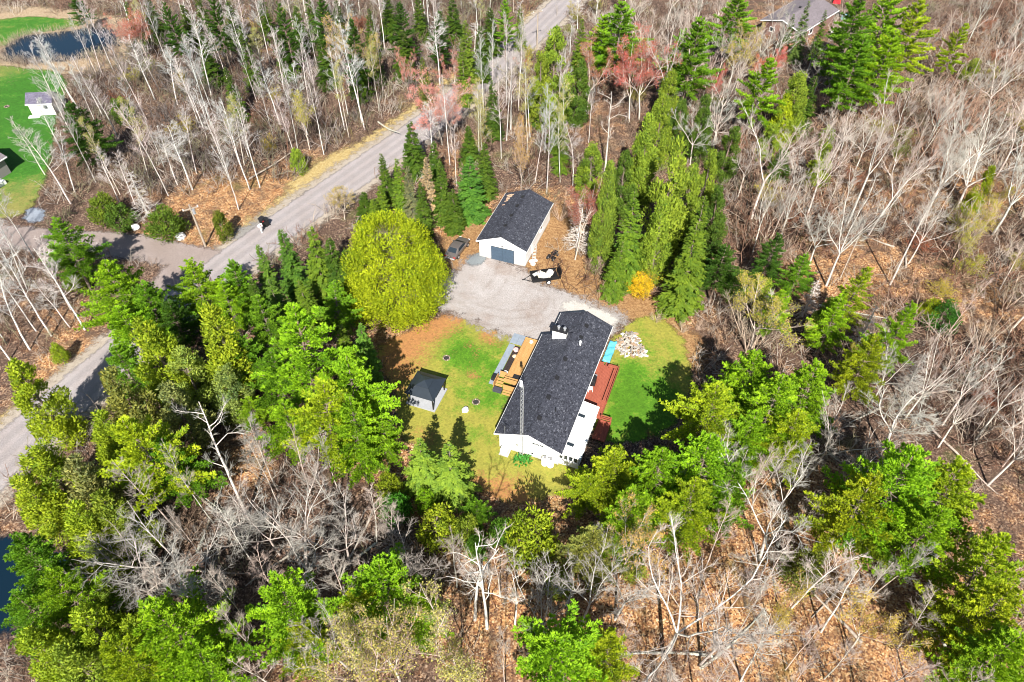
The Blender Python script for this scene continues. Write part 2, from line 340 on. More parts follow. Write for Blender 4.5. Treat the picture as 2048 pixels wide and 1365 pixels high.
sheet('gravel_road', [ROAD_P], 0.018, gravel_mat('road_gravel', (0.185, 0.168, 0.17), (0.3, 0.275, 0.275), 0.5, True), 0.5, 0.9, {'track': across}, 'grey gravel road cutting diagonally through the woods')
SIDEC = smooth([at(u, v) for u, v in [(470, 528), (420, 525), (360, 512), (290, 497), (220, 488), (150, 486), (60, 478), (-60, 470)]], 2)
SIDE_P = ribbon(SIDEC, 2.5); SPUR_P = ribbon(smooth([at(u, v) for u, v in [(390, 525), (350, 540), (330, 565), (330, 600)]]), 1.8)
sheet('side_road', [SIDE_P, SPUR_P], 0.014, gravel_mat('dirt_track', (0.16, 0.13, 0.12), (0.3, 0.25, 0.23), 0.9), 0.5, 1.0, None, 'brown dirt side road leaving the gravel road')
DRIVE_P = [smooth_closed(wpoly(p), 1) for p in ([(880, 560), (905, 545), (945, 515), (990, 512), (1045, 535), (1075, 565), (1120, 580), (1240, 622), (1250, 640), (1225, 665), (1150, 700), (1095, 690), (1040, 682), (990, 668), (940, 645), (880, 618), (845, 600), (800, 590)],)]
ARCS = [[(905, 600), (960, 628), (1020, 640), (1075, 632), (1100, 610), (1095, 585), (1060, 572)], [(915, 590), (965, 614), (1020, 624), (1062, 618), (1080, 604), (1075, 590)], [(1000, 520), (985, 560), (960, 590), (900, 585)], [(1025, 530), (1010, 570), (980, 606), (900, 606)], [(930, 640), (1000, 655), (1080, 650), (1110, 625), (1108, 600)]]
ARCS = [smooth([at(u, v) for u, v in a], 2) for a in ARCS]
def ruts(P):
    r_ = np.zeros(len(P))
    for a in ARCS:
        A = np.array(a); d = np.full(len(P), 1e9)
        for p, q in zip(A, A[1:]):
            e = q - p; t = np.clip(((P - p) @ e)/max(e @ e, 1e-9), 0, 1); d = np.minimum(d, np.hypot(*(P - p - t[:, None]*e).T))
        r_ = np.maximum(r_, np.exp(-(d/.22)**2))
    return r_
sheet('driveway', DRIVE_P, 0.016, gravel_mat('driveway_gravel', (0.2, 0.182, 0.176), (0.4, 0.375, 0.365), 1.7, 2), 0.22, 1.6, {'rut': ruts}, 'pale gravel driveway between the garage and the house')
PALE_P = smooth_closed(wpoly([(1120, 606), (1150, 600), (1238, 632), (1232, 662), (1180, 640), (1125, 622)]), 1)
sheet('crushed_stone', [PALE_P], 0.020, gravel_mat('crushed_stone', (0.33, 0.31, 0.29), (0.48, 0.46, 0.43), 1.0), 0.3, 0.7, None, 'white crushed stone strip behind the house')
PAD_P = [smooth_closed(wpoly(p), 2) for p in ([(932, 528), (940, 512), (962, 503), (975, 512), (968, 526), (945, 535)],)]
sheet('stone_dust_heap', PAD_P, 0.022, gravel_mat('stone_dust', (0.12, 0.135, 0.145), (0.19, 0.21, 0.22), 0.5), 0.3, 0.6, None, 'blue grey stone dust spread beside the garage door')
SLAB_P = [smooth_closed(wpoly([(48, 425), (62, 416), (88, 418), (90, 438), (66, 448), (50, 440)]), 1)]
sheet('stone_patio', SLAB_P, 0.016, gravel_mat('patio_stone', (0.16, 0.185, 0.22), (0.26, 0.29, 0.34), 0.6), 0.3, 0.7, None, 'pale blue grey stone patio at the edge of the neighbour lawn')
SHOULDER_P = [smooth_closed(wpoly(p), 1) for p in ([(462, 470), (500, 450), (560, 425), (620, 378), (650, 376), (560, 440), (480, 492)],)]
sheet('road_shoulder', SHOULDER_P, 0.012, gravel_mat('shoulder_gravel', (0.16, 0.155, 0.145), (0.26, 0.25, 0.235), 1.3), 0.5, 1.1, None, 'pale gravel shoulder beside the mailboxes')
CLEAR = [LAWN_P, LAWN2_P, NL1, NL2, POND_P, ROAD_P, SIDE_P, SPUR_P, VERGE_P, VERGE2_P] + DRIVE_P + SLAB_P + SHOULDER_P
# ------------------------------------------------------------------ building materials
def shingle_mat(name, a, b, c):
    n = NT(name); o = n.coord(); v = n.voro(o, 8.0); s = n.n('ShaderNodeSeparateColor'); n.l(v, s.inputs[0]); f = n.noise(o, 0.5, 3)
    br = n.n('ShaderNodeTexBrick'); br.inputs['Scale'].default_value = 1.0; br.inputs['Brick Width'].default_value = 0.33; br.inputs['Row Height'].default_value = 0.16
    br.inputs['Mortar Size'].default_value = 0.012
    uvn = n.n('ShaderNodeUVMap'); n.l(uvn.outputs[0], br.inputs['Vector'])
    for k, q in (('Color1', (0, 0, 0)), ('Color2', (1, 1, 1)), ('Mortar', (0.2, 0.2, 0.2))): br.inputs[k].default_value = (*q, 1)
    k = n.mix(0.65, br.outputs['Color'], s.outputs[0])
    col = n.ramp(k, [(0.1, a), (0.45, b), (0.7, b), (1.0, c)]); n.base(n.mix(n.val(f, 0.3, 0.7, 0, 0.35), col, n.mix(1.0, col, (1.3, 1.3, 1.35), 'MULTIPLY')))
    n.p.inputs['Roughness'].default_value = 0.9; n.bump(n.math('ADD', br.outputs['Fac'], s.outputs[1]), 0.6, 0.015); return n.m
SHINGLE = shingle_mat('slate_shingles', (0.015, 0.016, 0.022), (0.038, 0.041, 0.054), (0.135, 0.14, 0.165))
BROWN_SHINGLE = shingle_mat('taupe_shingles', (0.1, 0.085, 0.088), (0.15, 0.13, 0.14), (0.24, 0.21, 0.22))
SHED_SHINGLE = shingle_mat('purple_shingles', (0.06, 0.055, 0.08), (0.1, 0.092, 0.13), (0.18, 0.165, 0.21))
def siding_mat(name, col, axis=2, pitch=0.18):
    n = NT(name); o = n.coord(); sx = n.n('ShaderNodeSeparateXYZ'); n.l(o, sx.inputs[0]); z = sx.outputs[axis]
    saw = n.math('FRACT', n.math('DIVIDE', z, pitch)); f = n.noise(o, 1.2, 4)
    n.base(n.mix(n.val(f, 0.35, 0.7, 0, 0.5), col, tuple(c*0.9 for c in col))); n.p.inputs['Roughness'].default_value = 0.55; n.bump(saw, 0.5, 0.02); return n.m
WHITE_SIDING = siding_mat('white_siding', (0.8, 0.8, 0.79)); GREY_SIDING = siding_mat('grey_siding', (0.22, 0.205, 0.2)); BEIGE_SIDING = siding_mat('beige_siding', (0.68, 0.63, 0.58))
BRICK = plain('reddish_siding', (0.2, 0.12, 0.1), 0.8, 0.2)
WHITE = plain('white_paint', (0.8, 0.8, 0.79), 0.5, 0.05); CREAM = plain('cream_metal', (0.8, 0.79, 0.74), 0.4, 0.06, 1.5)
FOUND = plain('concrete', (0.38, 0.37, 0.35), 0.9, 0.15); DARK = plain('black_plastic', (0.018, 0.018, 0.02), 0.5, 0.2)
GLASS = NT('window_glass'); GLASS.base((0.02, 0.028, 0.035)); GLASS.p.inputs['Roughness'].default_value = 0.08; GLASS.p.inputs['Specular IOR Level'].default_value = 0.7; GLASS = GLASS.m
STEEL = plain('galvanised_steel', (0.5, 0.51, 0.53), 0.4, 0.12, 8, 0.6, 0.5)
def wood_mat(name, a, b, rough=0.7, axis=0):
    n = NT(name); o = n.coord(); mp = n.n('ShaderNodeMapping'); n.l(o, mp.inputs[0]); sc = [9, 9, 9]; sc[axis] = 0.8; mp.inputs['Scale'].default_value = sc
    f = n.noise(mp.outputs[0], 1.5, 5, 0.65); oi = n.n('ShaderNodeObjectInfo'); c = n.ramp(f, [(0.3, a), (0.7, b)])
    n.base(n.mix(n.val(oi.outputs['Random'], 0, 1, 0, 0.35), c, n.mix(1.0, c, (0.72, 0.68, 0.62), 'MULTIPLY'))); n.p.inputs['Roughness'].default_value = rough; n.bump(f, 0.3, 0.01); return n.m
PINEWOOD = wood_mat('new_pine_boards', (0.36, 0.19, 0.062), (0.5, 0.3, 0.12), 0.7, 1); REDWOOD = wood_mat('red_stained_boards', (0.22, 0.055, 0.035), (0.36, 0.105, 0.065), 0.7, 1)
BLUESTEEL = plain('blue_grey_door', (0.05, 0.078, 0.115), 0.45, 0.1, 3)

def roof_quad(name, pts, mat, parent, th=0.12):
    """a slab whose upper face is pts, with shingle rows in its UV map (first edge = along the eave)"""
    P = [Vector(p) for p in pts]; nn = (P[1]-P[0]).cross(P[3]-P[0]).normalized()
    if nn.z < 0: P = P[::-1]; nn = -nn
    B = [p - nn*th for p in P]; me = bpy.data.meshes.new(name)
    me.from_pydata([tuple(p) for p in P + B], [], [(0,1,2,3),(7,6,5,4)] + [(i, i+4, (i+1) % 4 + 4, (i+1) % 4) for i in range(4)]); me.update()
    uv = me.uv_layers.new(name='UVMap'); horiz = [e for e in ((P[1]-P[0]), (P[2]-P[1])) if abs(e.normalized().z) < 0.05]
    e = (horiz[0] if horiz else P[1]-P[0]).normalized(); w = nn.cross(e)
    for lp in me.loops:
        p = me.vertices[lp.vertex_index].co; uv.data[lp.index].uv = (p.dot(e), p.dot(w))
    me.materials.append(mat); return link(name, me, parent)
def window(parent, c, w, h, face, mat=None, bars=1, name='window', depth=0.06):
    """framed window on a wall; face = outward unit vector (local xy)"""
    fx, fy = face; sx, sy = -fy, fx; c = Vector(c); f = Vector((fx, fy, 0)); s = Vector((sx, sy, 0)); rz = math.atan2(sy, sx)
    m = MB(); t = 0.07
    m.obox(c + Vector((0, 0, h/2)) + f*depth/2, w + 2*t, depth, t, rz); m.obox(c - Vector((0, 0, h/2)) + f*depth/2, w + 2*t, depth, t, rz)
    for q in (-1, 1): m.obox(c + s*q*(w/2 + t/2) + f*depth/2, t, depth, h - t, rz)
    for b in range(1, bars): m.obox(c + s*(-w/2 + w*b/bars) + f*depth*0.4, 0.05, depth*0.8, h - t, rz)
    fr = m.build(name, mat or WHITE, parent); MB().obox(c + f*0.015, w, 0.03, h - t, rz).build('pane', GLASS, fr)
    MB().obox(c - Vector((0, 0, h/2 + 0.06)) + f*0.06, w + 0.24, 0.12, 0.045, rz).build('sill', mat or WHITE, fr); return fr
def gable_walls(name, mat, parent, x0, x1, y0, y1, ze, zr):
    xm = (x0 + x1)/2
    return MB().prism([(x0, y0, 0), (x1, y0, 0), (x1, y0, ze), (xm, y0, zr), (x0, y0, ze)], (0, -(y1-y0), 0)).build(name, mat, parent)
def gable_roof(parent, x0, x1, y0, y1, ze, zr, mat, th=0.14, name='roof'):
    xm = (x0 + x1)/2
    a = roof_quad(name, [(x0, y0, ze), (x0, y1, ze), (xm, y1, zr), (xm, y0, zr)], mat, parent, th)
    b = roof_quad(name, [(x1, y0, ze), (x1, y1, ze), (xm, y1, zr), (xm, y0, zr)], mat, parent, th)
    sl = (zr - ze)/(xm - x0); m = MB(); w = 0.16
    for q in (-1, 1): m.prism([(xm, y0, zr+0.03), (xm + q*w, y0, zr+0.03 - sl*w), (xm + q*w, y1, zr+0.03 - sl*w), (xm, y1, zr+0.03)][::-q], (0, 0, 0.03))
    m.build('ridge_cap', mat, parent)
    h = 0.2
    for q, xe in ((-1, x0), (1, x1)):
        t = MB(); t.box(min(xe, xe+q*0.035), max(xe, xe+q*0.035), y0, y1, ze - h - 0.02, ze - 0.015)
        t.build('gutter', WHITE, parent)
    for yy, dy in ((y0 - 0.02, 0.03), (y1 - 0.01, 0.03)):
        r = MB()
        for q, xe in ((-1, x0), (1, x1)): r.prism([(xe, yy, ze - 0.03), (xm, yy, zr - 0.03), (xm, yy, zr - 0.23), (xe, yy, ze - 0.23)], (0, -dy, 0))
        r.build('rake_board', WHITE, parent)
    return a, b, sl

# ------------------------------------------------------------------ the house
HX, HY = at(988, 867, 2.6); HA = R(20.7)
house = tag(empty('house', (HX, HY, 0), -HA), 'long white bungalow with dark slate shingle roof beside the lawn', 'house')
def hw(x, y):  # house plan -> world
    return (HX + x*math.cos(HA) + y*math.sin(HA), HY - x*math.sin(HA) + y*math.cos(HA))
ZE, ZR = 2.6, 4.05
gable_walls('wall', WHITE_SIDING, house, 0.42, 6.78, 0.42, 14.55, 2.56, 3.88)
box('foundation', FOUND, house, 0.40, 6.80, 0.40, 14.57, -0.1, 0.22)
ra, rb, SL = gable_roof(house, 0, 7.2, 0, 14.9, ZE, ZR, SHINGLE)
gable_walls('wall', WHITE_SIDING, house, 1.25, 6.8, 14.5, 18.85, 2.2, 3.4)
gable_roof(house, 0.88, 7.2, 14.35, 19.2, 2.35, 3.68, SHINGLE)
def roof_z(x, xm=3.6, zr=ZR, sl=SL): return zr - abs(x - xm)*sl
for y in (2.4, 5.25, 8.05, 10.9):
    v = MB().obox((3.98, y, roof_z(3.98) + 0.1), 0.36, 0.36, 0.16, 0, 0, math.atan(SL)).build('roof_vent', DARK, house)
    MB().obox((3.98, y, roof_z(3.98) + 0.19), 0.46, 0.46, 0.03, 0, 0, math.atan(SL)).build('vent_hood', DARK, v)
for x, y in ((4.55, 15.0), (4.6, 17.0)):
    z = roof_z(x, 4.04, 3.68, (3.68-2.35)/3.16); v = MB().obox((x, y, z + 0.1), 0.36, 0.36, 0.16, 0, 0, math.atan(SL)).build('roof_vent', DARK, house)
    MB().obox((x, y, z + 0.19), 0.46, 0.46, 0.03, 0, 0, math.atan(SL)).build('vent_hood', DARK, v)
MB().tube((5.1, 4.2, roof_z(5.1) - 0.1), (5.1, 4.2, roof_z(5.1) + 0.45), 0.06).build('vent_pipe', DARK, house)
p = MB().tube((4.75, 13.9, roof_z(4.75) - 0.1), (4.75, 13.9, roof_z(4.75) + 0.6), 0.11).build('vent_pipe', WHITE, house)
MB().tube((4.75, 13.9, roof_z(4.75) + 0.55), (4.75, 13.9, roof_z(4.75) + 0.72), 0.2, 0.05).build('pipe_cap', STEEL, p)
# chimney chase across the step in the roof
box('chimney', CREAM, house, 1.45, 3.05, 14.0, 14.75, 2.6, 4.55)
cap = box('chimney_cap', DARK, house, 1.36, 3.14, 13.95, 14.84, 4.55, 4.64)
for x in (2.05, 2.75):
    MB().tube((x, 14.4, 4.6), (x, 14.4, 5.0), 0.13).tube((x, 14.4, 5.0), (x, 14.4, 5.1), 0.2, 0.16).build('flue', STEEL, cap)
# gable end facing the camera
window(house, (4.55, 0.42, 2.35), 1.15, 0.34, (0, -1), None, 3)
box('meter_box', STEEL, house, 2.2, 2.45, 0.3, 0.42, 1.2, 1.6); box('dryer_vent', DARK, house, 3.9, 4.1, 0.36, 0.42, 0.5, 0.7)
for y, w in ((3.0, 1.4), (6.2, 1.6), (12.0, 1.8)): window(house, (0.42, y, 1.6), w, 1.1, (-1, 0), None, 2)
d = MB().box(0.36, 0.42, 9.4, 10.3, 0.6, 2.4).build('door', plain('door_paint', (0.2, 0.06, 0.05), 0.5), house); MB().box(0.3, 0.36, 10.1, 10.2, 1.4, 1.5).build('handle', STEEL, d)
for y, w in ((9.0, 1.2), (16.5, 1.2)): window(house, (6.8, y, 1.6), w, 1.0, (1, 0), None, 2)
d = MB().box(6.78, 6.84, 11.2, 13.0, 0.55, 2.35).build('patio_door', WHITE, house); MB().box(6.84, 6.86, 11.3, 12.05, 0.65, 2.25).build('pane', GLASS, d); MB().box(6.84, 6.86, 12.15, 12.9, 0.65, 2.25).build('pane', GLASS, d)
# sunroom with white metal roof, panel by panel
SY0, SY1, SX0, SX1 = 0.35, 7.35, 6.72, 9.0
MB().prism([(SX0+0.06, SY0+0.25, 0), (SX1-0.2, SY0+0.25, 0), (SX1-0.2, SY0+0.25, 1.98), (SX0+0.06, SY0+0.25, 2.32)], (0, -(SY1-SY0-0.45), 0)).build('sunroom_wall', WHITE_SIDING, house)
npan = 7
for i in range(npan):
    y0 = SY0 + (SY1-SY0)*i/npan; y1 = SY0 + (SY1-SY0)*(i+1)/npan - 0.02
    q = MB().prism([(SX0, y0, 2.44), (SX1, y0, 2.1), (SX1, y1, 2.1), (SX0, y1, 2.44)], (0, 0, 0.07)).build('roof_panel', CREAM, house)
    MB().prism([(SX0, y1-0.03, 2.49), (SX1, y1-0.03, 2.15), (SX1, y1+0.02, 2.15), (SX0, y1+0.02, 2.49)], (0, 0, 0.06)).build('seam', CREAM, q)
for y in (5.35, 1.5):
    k = MB().obox((7.55, y, 2.42), 0.95, 0.52, 0.14, 0, 0, math.atan(0.34/2.28)).build('skylight', WHITE, house, 0.02)
    MB().obox((7.55, y, 2.5), 0.82, 0.38, 0.03, 0, 0, math.atan(0.34/2.28)).build('pane', GLASS, k)
for i in range(4): window(house, (6.98 + 0.5*i, SY0+0.25, 1.42), 0.34, 0.8, (0, -1), None, 1)
for i in range(5): window(house, (SX1-0.2, 1.3 + 1.25*i, 1.35), 0.85, 0.85, (1, 0), None, 1)

# lattice radio mast and thin aerial beside the gable
mx, my = hw(2.95, 0.08); mast = tag(empty('radio_mast', (mx, my, 0), -HA), 'tall thin steel lattice radio mast rising at the house gable', 'mast')
MH = 11.2; tri = [(0.17*math.cos(a), 0.17*math.sin(a)) for a in (R(90), R(210), R(330))]
for a, b in tri: MB().tube((a, b, 0), (a*0.9, b*0.9, MH), 0.028, 0.024, 6).build('leg', STEEL, mast)
m = MB(); k = 34
for i in range(k):
    for j in range(3):
        a = tri[j]; b = tri[(j+1) % 3]; z0, z1 = MH*i/k, MH*(i+1)/k
        if i % 2: a, b = b, a
        m.tube((a[0], a[1], z0), (b[0], b[1], z1), 0.016, 0.016, 4)
tag(m.build('bracing', STEEL, mast), None, None, None, 'stuff')
box('bracket', STEEL, mast, -0.15, 0.15, 0.1, 0.45, 3.2, 3.26)
h = MB().tube((-0.15, 0, MH - 0.05), (-0.15, 0, MH + 0.55), 0.16, 0.13, 10).build('antenna_head', WHITE, mast); MB().tube((0, 0, MH-0.3), (-0.15, 0, MH), 0.04).build('arm', STEEL, h)
ax, ay = hw(1.12, 0.15); aer = tag(empty('roof_aerial', (ax, ay, 0), -HA), 'small black television aerial on a thin pole near the roof corner', 'aerial')
MB().tube((0, 0, 0), (0, 0, 4.1), 0.025, 0.02, 6).build('pole', STEEL, aer); m = MB().tube((-0.5, 0.15, 4.05), (0.45, -0.1, 4.05), 0.025, 0.025, 5)
for i in range(5): m.tube((-0.45 + 0.2*i, 0.12 - 0.05*i - 0.28, 4.05), (-0.45 + 0.2*i, 0.12 - 0.05*i + 0.28, 4.05), 0.014, 0.014, 4)
m.build('antenna', DARK, aer)

# things along the gable wall
x, y = hw(1.2, -0.1); ac = tag(empty('heat_pump', (x, y, 0), -HA), 'light grey heat pump unit standing at the gable wall', 'heat pump')
box('case', plain('pale_grey_paint', (0.55, 0.57, 0.6), 0.4), ac, -0.4, 0.4, -0.4, 0.4, 0.08, 0.85, bevel=0.03); box('pad', FOUND, ac, -0.5, 0.5, -0.5, 0.5, 0, 0.08)
g = MB()
for r_ in (0.12, 0.2, 0.28):
    for i in range(16):
        a, b = 2*math.pi*i/16, 2*math.pi*(i+1)/16; g.tube((r_*math.cos(a), r_*math.sin(a), 0.87), (r_*math.cos(b), r_*math.sin(b), 0.87), 0.012, 0.012, 4)
g.build('fan_grille', plain('dark_grille', (0.2, 0.22, 0.27), 0.5), ac)
for q, lab in ((5.5, 'white propane tank at the gable wall nearer the heat pump'), (6.1, 'white propane tank at the gable wall nearer the sunroom windows')):
    x, y = hw(q, -0.05); t = tag(empty('propane_tank', (x, y, 0), -HA), lab, 'tank', 'propane tanks at the gable wall')
    m = MB(); prof = [(0, 0.0), (0.3, 0.06), (0.37, 0.2), (0.37, 1.0), (0.3, 1.13), (0.12, 1.2)]
    for (r0, z0), (r1, z1) in zip(prof, prof[1:]): m.tube((0, 0, z0), (0, 0, z1), max(r0, 0.01), r1, 14)
    m.build('tank', WHITE, t); c_ = MB().tube((0, 0, 1.16), (0, 0, 1.36), 0.15, 0.13, 12).build('valve_collar', plain('grey_collar', (0.2, 0.2, 0.21), 0.5), t)

# ------------------------------------------------------------------ decks
fd = tag(empty('timber_deck', (*hw(0, 0), 0), -HA), 'honey coloured timber deck along the front of the house', 'deck')
x = -2.15
while x < 0.3:
    box('plank', PINEWOOD, fd, x, x + 0.135, 9.0, 15.45, 0.56, 0.6); x += 0.145
box('rim_board', PINEWOOD, fd, -2.21, -2.165, 8.98, 15.5, 0.1, 0.59); box('rim_board', PINEWOOD, fd, -2.2, 0.3, 15.46, 15.5, 0.1, 0.72); box('rim_board', PINEWOOD, fd, -2.2, 0.3, 8.94, 8.98, 0.1, 0.59)
m = MB()
for q in (9.2, 11.2, 13.2, 15.2): m.box(-2.1, -1.98, q, q+0.12, 0, 0.55)
m.build('posts', PINEWOOD, fd)
for y0 in (8.45, 8.05): box('rail_board', PINEWOOD, fd, -2.2, -0.6, y0 + 0.3, y0 + 0.36, 0.45, 1.1 if y0 < 8.3 else 0.95)
box('bench_seat', PINEWOOD, fd, -3.0, -2.25, 9.0, 9.35, 0.4, 0.46); box('bench_back', PINEWOOD, fd, -3.0, -2.25, 9.36, 9.42, 0.0, 0.9)
for k in range(3):
    box('step', PINEWOOD, fd, -3.05, -2.25, 8.2 - 0.3*k + 0.3, 8.48 - 0.3*k + 0.3, 0.36 - 0.17*k, 0.42 - 0.17*k)
box('stair_rail', PINEWOOD, fd, -3.12, -3.06, 7.5, 9.0, 0.1, 0.9); box('stair_rail', PINEWOOD, fd, -1.95, -0.5, 7.55, 7.62, 0.05, 0.95)
m = MB()
for k in range(3): m.box(-1.9, -0.6, 6.9 + 0.25*k, 7.14 + 0.25*k, 0.1 + 0.16*k, 0.15 + 0.16*k)
m.build('lower_steps', PINEWOOD, fd)
def flat(name, mat, x0, x1, y0, y1, z0, z1, label, cat):
    o_ = MB().box(0, x1-x0, 0, y1-y0, z0, z1).build(name, mat, None, 0.01); o_.location = (*hw(x0, y0), 0); o_.rotation_euler = (0, 0, -HA); return tag(o_, label, cat)
flat('door_mat', DARK, -1.5, -0.2, 8.75+0.35, 9.75, 0.601, 0.62, 'black mat lying on the timber deck by the eave', 'mat')
flat('storage_box', DARK, -3.75, -3.1, 8.4, 9.1, 0.02, 0.5, 'black storage box at the end of the grey walkway', 'box')
flat('deck_box', plain('charcoal_box', (0.05, 0.05, 0.065), 0.5), -3.0, -2.0, 6.95, 7.5, 0.02, 0.4, 'charcoal box beside the lower timber steps', 'box')
# flower bed with edging
bed = flat('flower_bed', plain('dark_mulch', (0.03, 0.022, 0.02), 0.95, 0.4, 8), -3.05, -2.25, 9.5, 14.3, 0.0, 0.1, 'dark mulched flower bed between walkway and timber deck', 'flower bed')
rng = random.Random(5)
def rock(name, x, y, r, mat, label, z=0.0, cat='rock', group=None):
    import bmesh
    b = bmesh.new(); bmesh.ops.create_icosphere(b, subdivisions=2, radius=r)
    for v in b.verts: v.co *= rng.uniform(0.8, 1.15); v.co.z *= 0.75
    me = bpy.data.meshes.new(name); b.to_mesh(me); b.free(); me.materials.append(mat); o_ = link(name, me, None, (x, y, z + r*0.4)); o_.rotation_euler = (0, 0, rng.uniform(0, 6)); return tag(o_, label, cat, group)
STONEW = plain('white_stone', (0.72, 0.7, 0.68), 0.8, 0.1, 4); PINK = plain('pink_granite', (0.55, 0.33, 0.32), 0.8, 0.15, 4); TAN = plain('tan_stone', (0.5, 0.38, 0.25), 0.9, 0.15, 4)
rock('boulder', *hw(-2.6, 9.9), 0.28, STONEW, 'white boulder in the flower bed near the timber steps', 0.1)
rock('boulder', *hw(-2.7, 13.6), 0.33, PINK, 'pink granite boulder in the flower bed', 0.1); rock('boulder', *hw(-2.45, 12.6), 0.3, TAN, 'tan flat boulder in the middle of the flower bed', 0.1)
rock('boulder', *hw(-1.3, 15.0), 0.24, STONEW, 'white boulder lying on the timber deck end', 0.6)
# walkway slabs
wk = tag(empty('walkway', (*hw(0, 0), 0), -HA), 'blue grey slab walkway along the timber deck', None, None, 'structure')
SLABM = plain('blue_grey_slab', (0.2, 0.235, 0.28), 0.8, 0.12, 2)
for i in range(8): box('slab', SLABM, wk, -3.85, -3.12, 7.9 + 0.82*i, 8.7 + 0.82*i, -0.02, 0.06 + 0.004*(i % 3), bevel=0.01)
for i in range(3):
    for j in range(2): box('slab', SLABM, wk, -3.9 + 0.82*i, -3.1 + 0.82*i, 14.6 + 0.82*j, 15.4 + 0.82*j, -0.02, 0.05 + 0.003*((i+j) % 3), bevel=0.01)

rd = tag(empty('red_deck', (*hw(0, 0), 0), -HA), 'red stained timber deck with benches on the far side of the house', 'deck')
x = 6.9
while x < 9.2:
    box('plank', REDWOOD, rd, x, x + 0.13, 9.25 if x > 9 else 9.25, 14.6, 0.47, 0.51); x += 0.14
y = 7.5
while y < 9.2:
    box('plank', REDWOOD, rd, 6.9, 9.2, y, y + 0.13, 0.47, 0.505); y += 0.14
for a in ((9.22, 9.28, 7.45, 14.7, 0.0, 0.5), (6.9, 9.2, 7.42, 7.47, 0.0, 0.5), (6.9, 9.28, 14.62, 14.68, 0.0, 0.5)): box('rim_board', REDWOOD, rd, *a)
for k in range(2):
    box('bench_slat', REDWOOD, rd, 8.85 + 0.2*k, 9.02 + 0.2*k, 9.3, 14.2, 0.88, 0.93)
    box('bench_slat', REDWOOD, rd, 8.1, 9.25, 14.28 + 0.22*k, 14.46 + 0.22*k, 0.88, 0.93)
    box('bench_slat', REDWOOD, rd, 6.95, 7.6, 14.28 + 0.22*k, 14.46 + 0.22*k, 0.88, 0.93)
for y in (9.5, 11.0, 12.5, 14.0): box('bench_leg', REDWOOD, rd, 8.95, 9.1, y, y + 0.1, 0.5, 0.88)
for x in (8.2, 7.1): box('bench_leg', REDWOOD, rd, x, x + 0.1, 14.35, 14.6, 0.5, 0.88)
box('back_rail', REDWOOD, rd, 9.3, 9.36, 9.3, 14.6, 0.5, 1.25)
for k in range(3): box('step', REDWOOD, rd, 7.65, 8.05, 14.7 + 0.3*k, 14.98 + 0.3*k, 0.3 - 0.14*k, 0.36 - 0.14*k)
r2 = tag(empty('lower_deck', (*hw(0, 0), 0), -HA), 'small lower red stained deck beside the sunroom', 'deck')
y = 4.6
while y < 7.2:
    box('plank', REDWOOD, r2, 9.1, 10.4, y, y + 0.13, 0.22, 0.26); y += 0.14
box('rim_board', REDWOOD, r2, 10.41, 10.46, 4.6, 7.3, 0, 0.26)
for k in range(3): box('rail', REDWOOD, r2, 9.2, 10.45, 7.32 + 0.02*k, 7.38 + 0.02*k, 0.3 + 0.25*k, 0.42 + 0.25*k)
for x in (9.25, 10.3): box('post', REDWOOD, r2, x, x + 0.1, 7.24, 7.33, 0, 1.05)
# grill and chair on the red deck
gr = tag(empty('barbecue', (*hw(7.2, 11.6), 0.51), -HA), 'black barbecue standing on the red deck by the house wall', 'barbecue')
box('cart', DARK, gr, -0.25, 0.25, -0.4, 0.4, 0.0, 0.75, bevel=0.02); m = MB()
for i in range(5):
    a0, a1 = math.pi*i/5, math.pi*(i+1)/5; m.prism([(0.27*math.cos(a0), -0.38, 0.78+0.25*math.sin(a0)), (0.27*math.cos(a1), -0.38, 0.78+0.25*math.sin(a1)), (0, -0.38, 0.78)], (0, -0.76, 0))
m.build('hood', DARK, gr); box('side_shelf', STEEL, gr, -0.22, 0.22, 0.42, 0.75, 0.72, 0.75)
ch = tag(empty('garden_chair', (*hw(7.15, 10.5), 0.51), -HA + 0.4), 'white garden chair on the red deck beside the barbecue', 'chair')
box('seat', WHITE, ch, -0.25, 0.25, -0.25, 0.25, 0.38, 0.42); box('backrest', WHITE, ch, -0.25, -0.2, -0.25, 0.25, 0.42, 0.85)
for a in (-0.24, 0.2):
    for b in (-0.24, 0.2): box('leg', WHITE, ch, a, a+0.04, b, b+0.04, 0, 0.38)
# blue tarp on the ground: crumpled sheet
gx_, gy_ = np.meshgrid(np.linspace(0, 0.95, 13), np.linspace(0, 3.4, 34)); rg = np.random.default_rng(3)
z_ = 0.25 + 0.06*np.sin(gx_*9 + gy_*2) + 0.05*np.sin(gy_*5.3 - gx_*4) + rg.normal(0, 0.02, gx_.shape); z_[:, 0] = 0.03; z_[:, -1] = 0.03; z_[0] = 0.03; z_[-1] = 0.03
I = np.arange(gx_.size).reshape(gx_.shape); F = np.stack([I[:-1, :-1], I[:-1, 1:], I[1:, 1:], I[1:, :-1]], -1).reshape(-1, 4)
tp = link('tarp', mesh_np('tarp', np.column_stack([gx_.ravel(), gy_.ravel(), z_.ravel()]), F, plain('blue_tarp', (0.1, 0.42, 0.55), 0.4, 0.15, 3, 0, 0.4))); tp.location = (*hw(7.1, 15.6), 0.01); tp.rotation_euler = (0, 0, -HA)
sm = tp.modifiers.new('thickness', 'SOLIDIFY'); sm.thickness = 0.01
tag(tp, 'crumpled light blue tarp lying against the house wall', 'tarp')

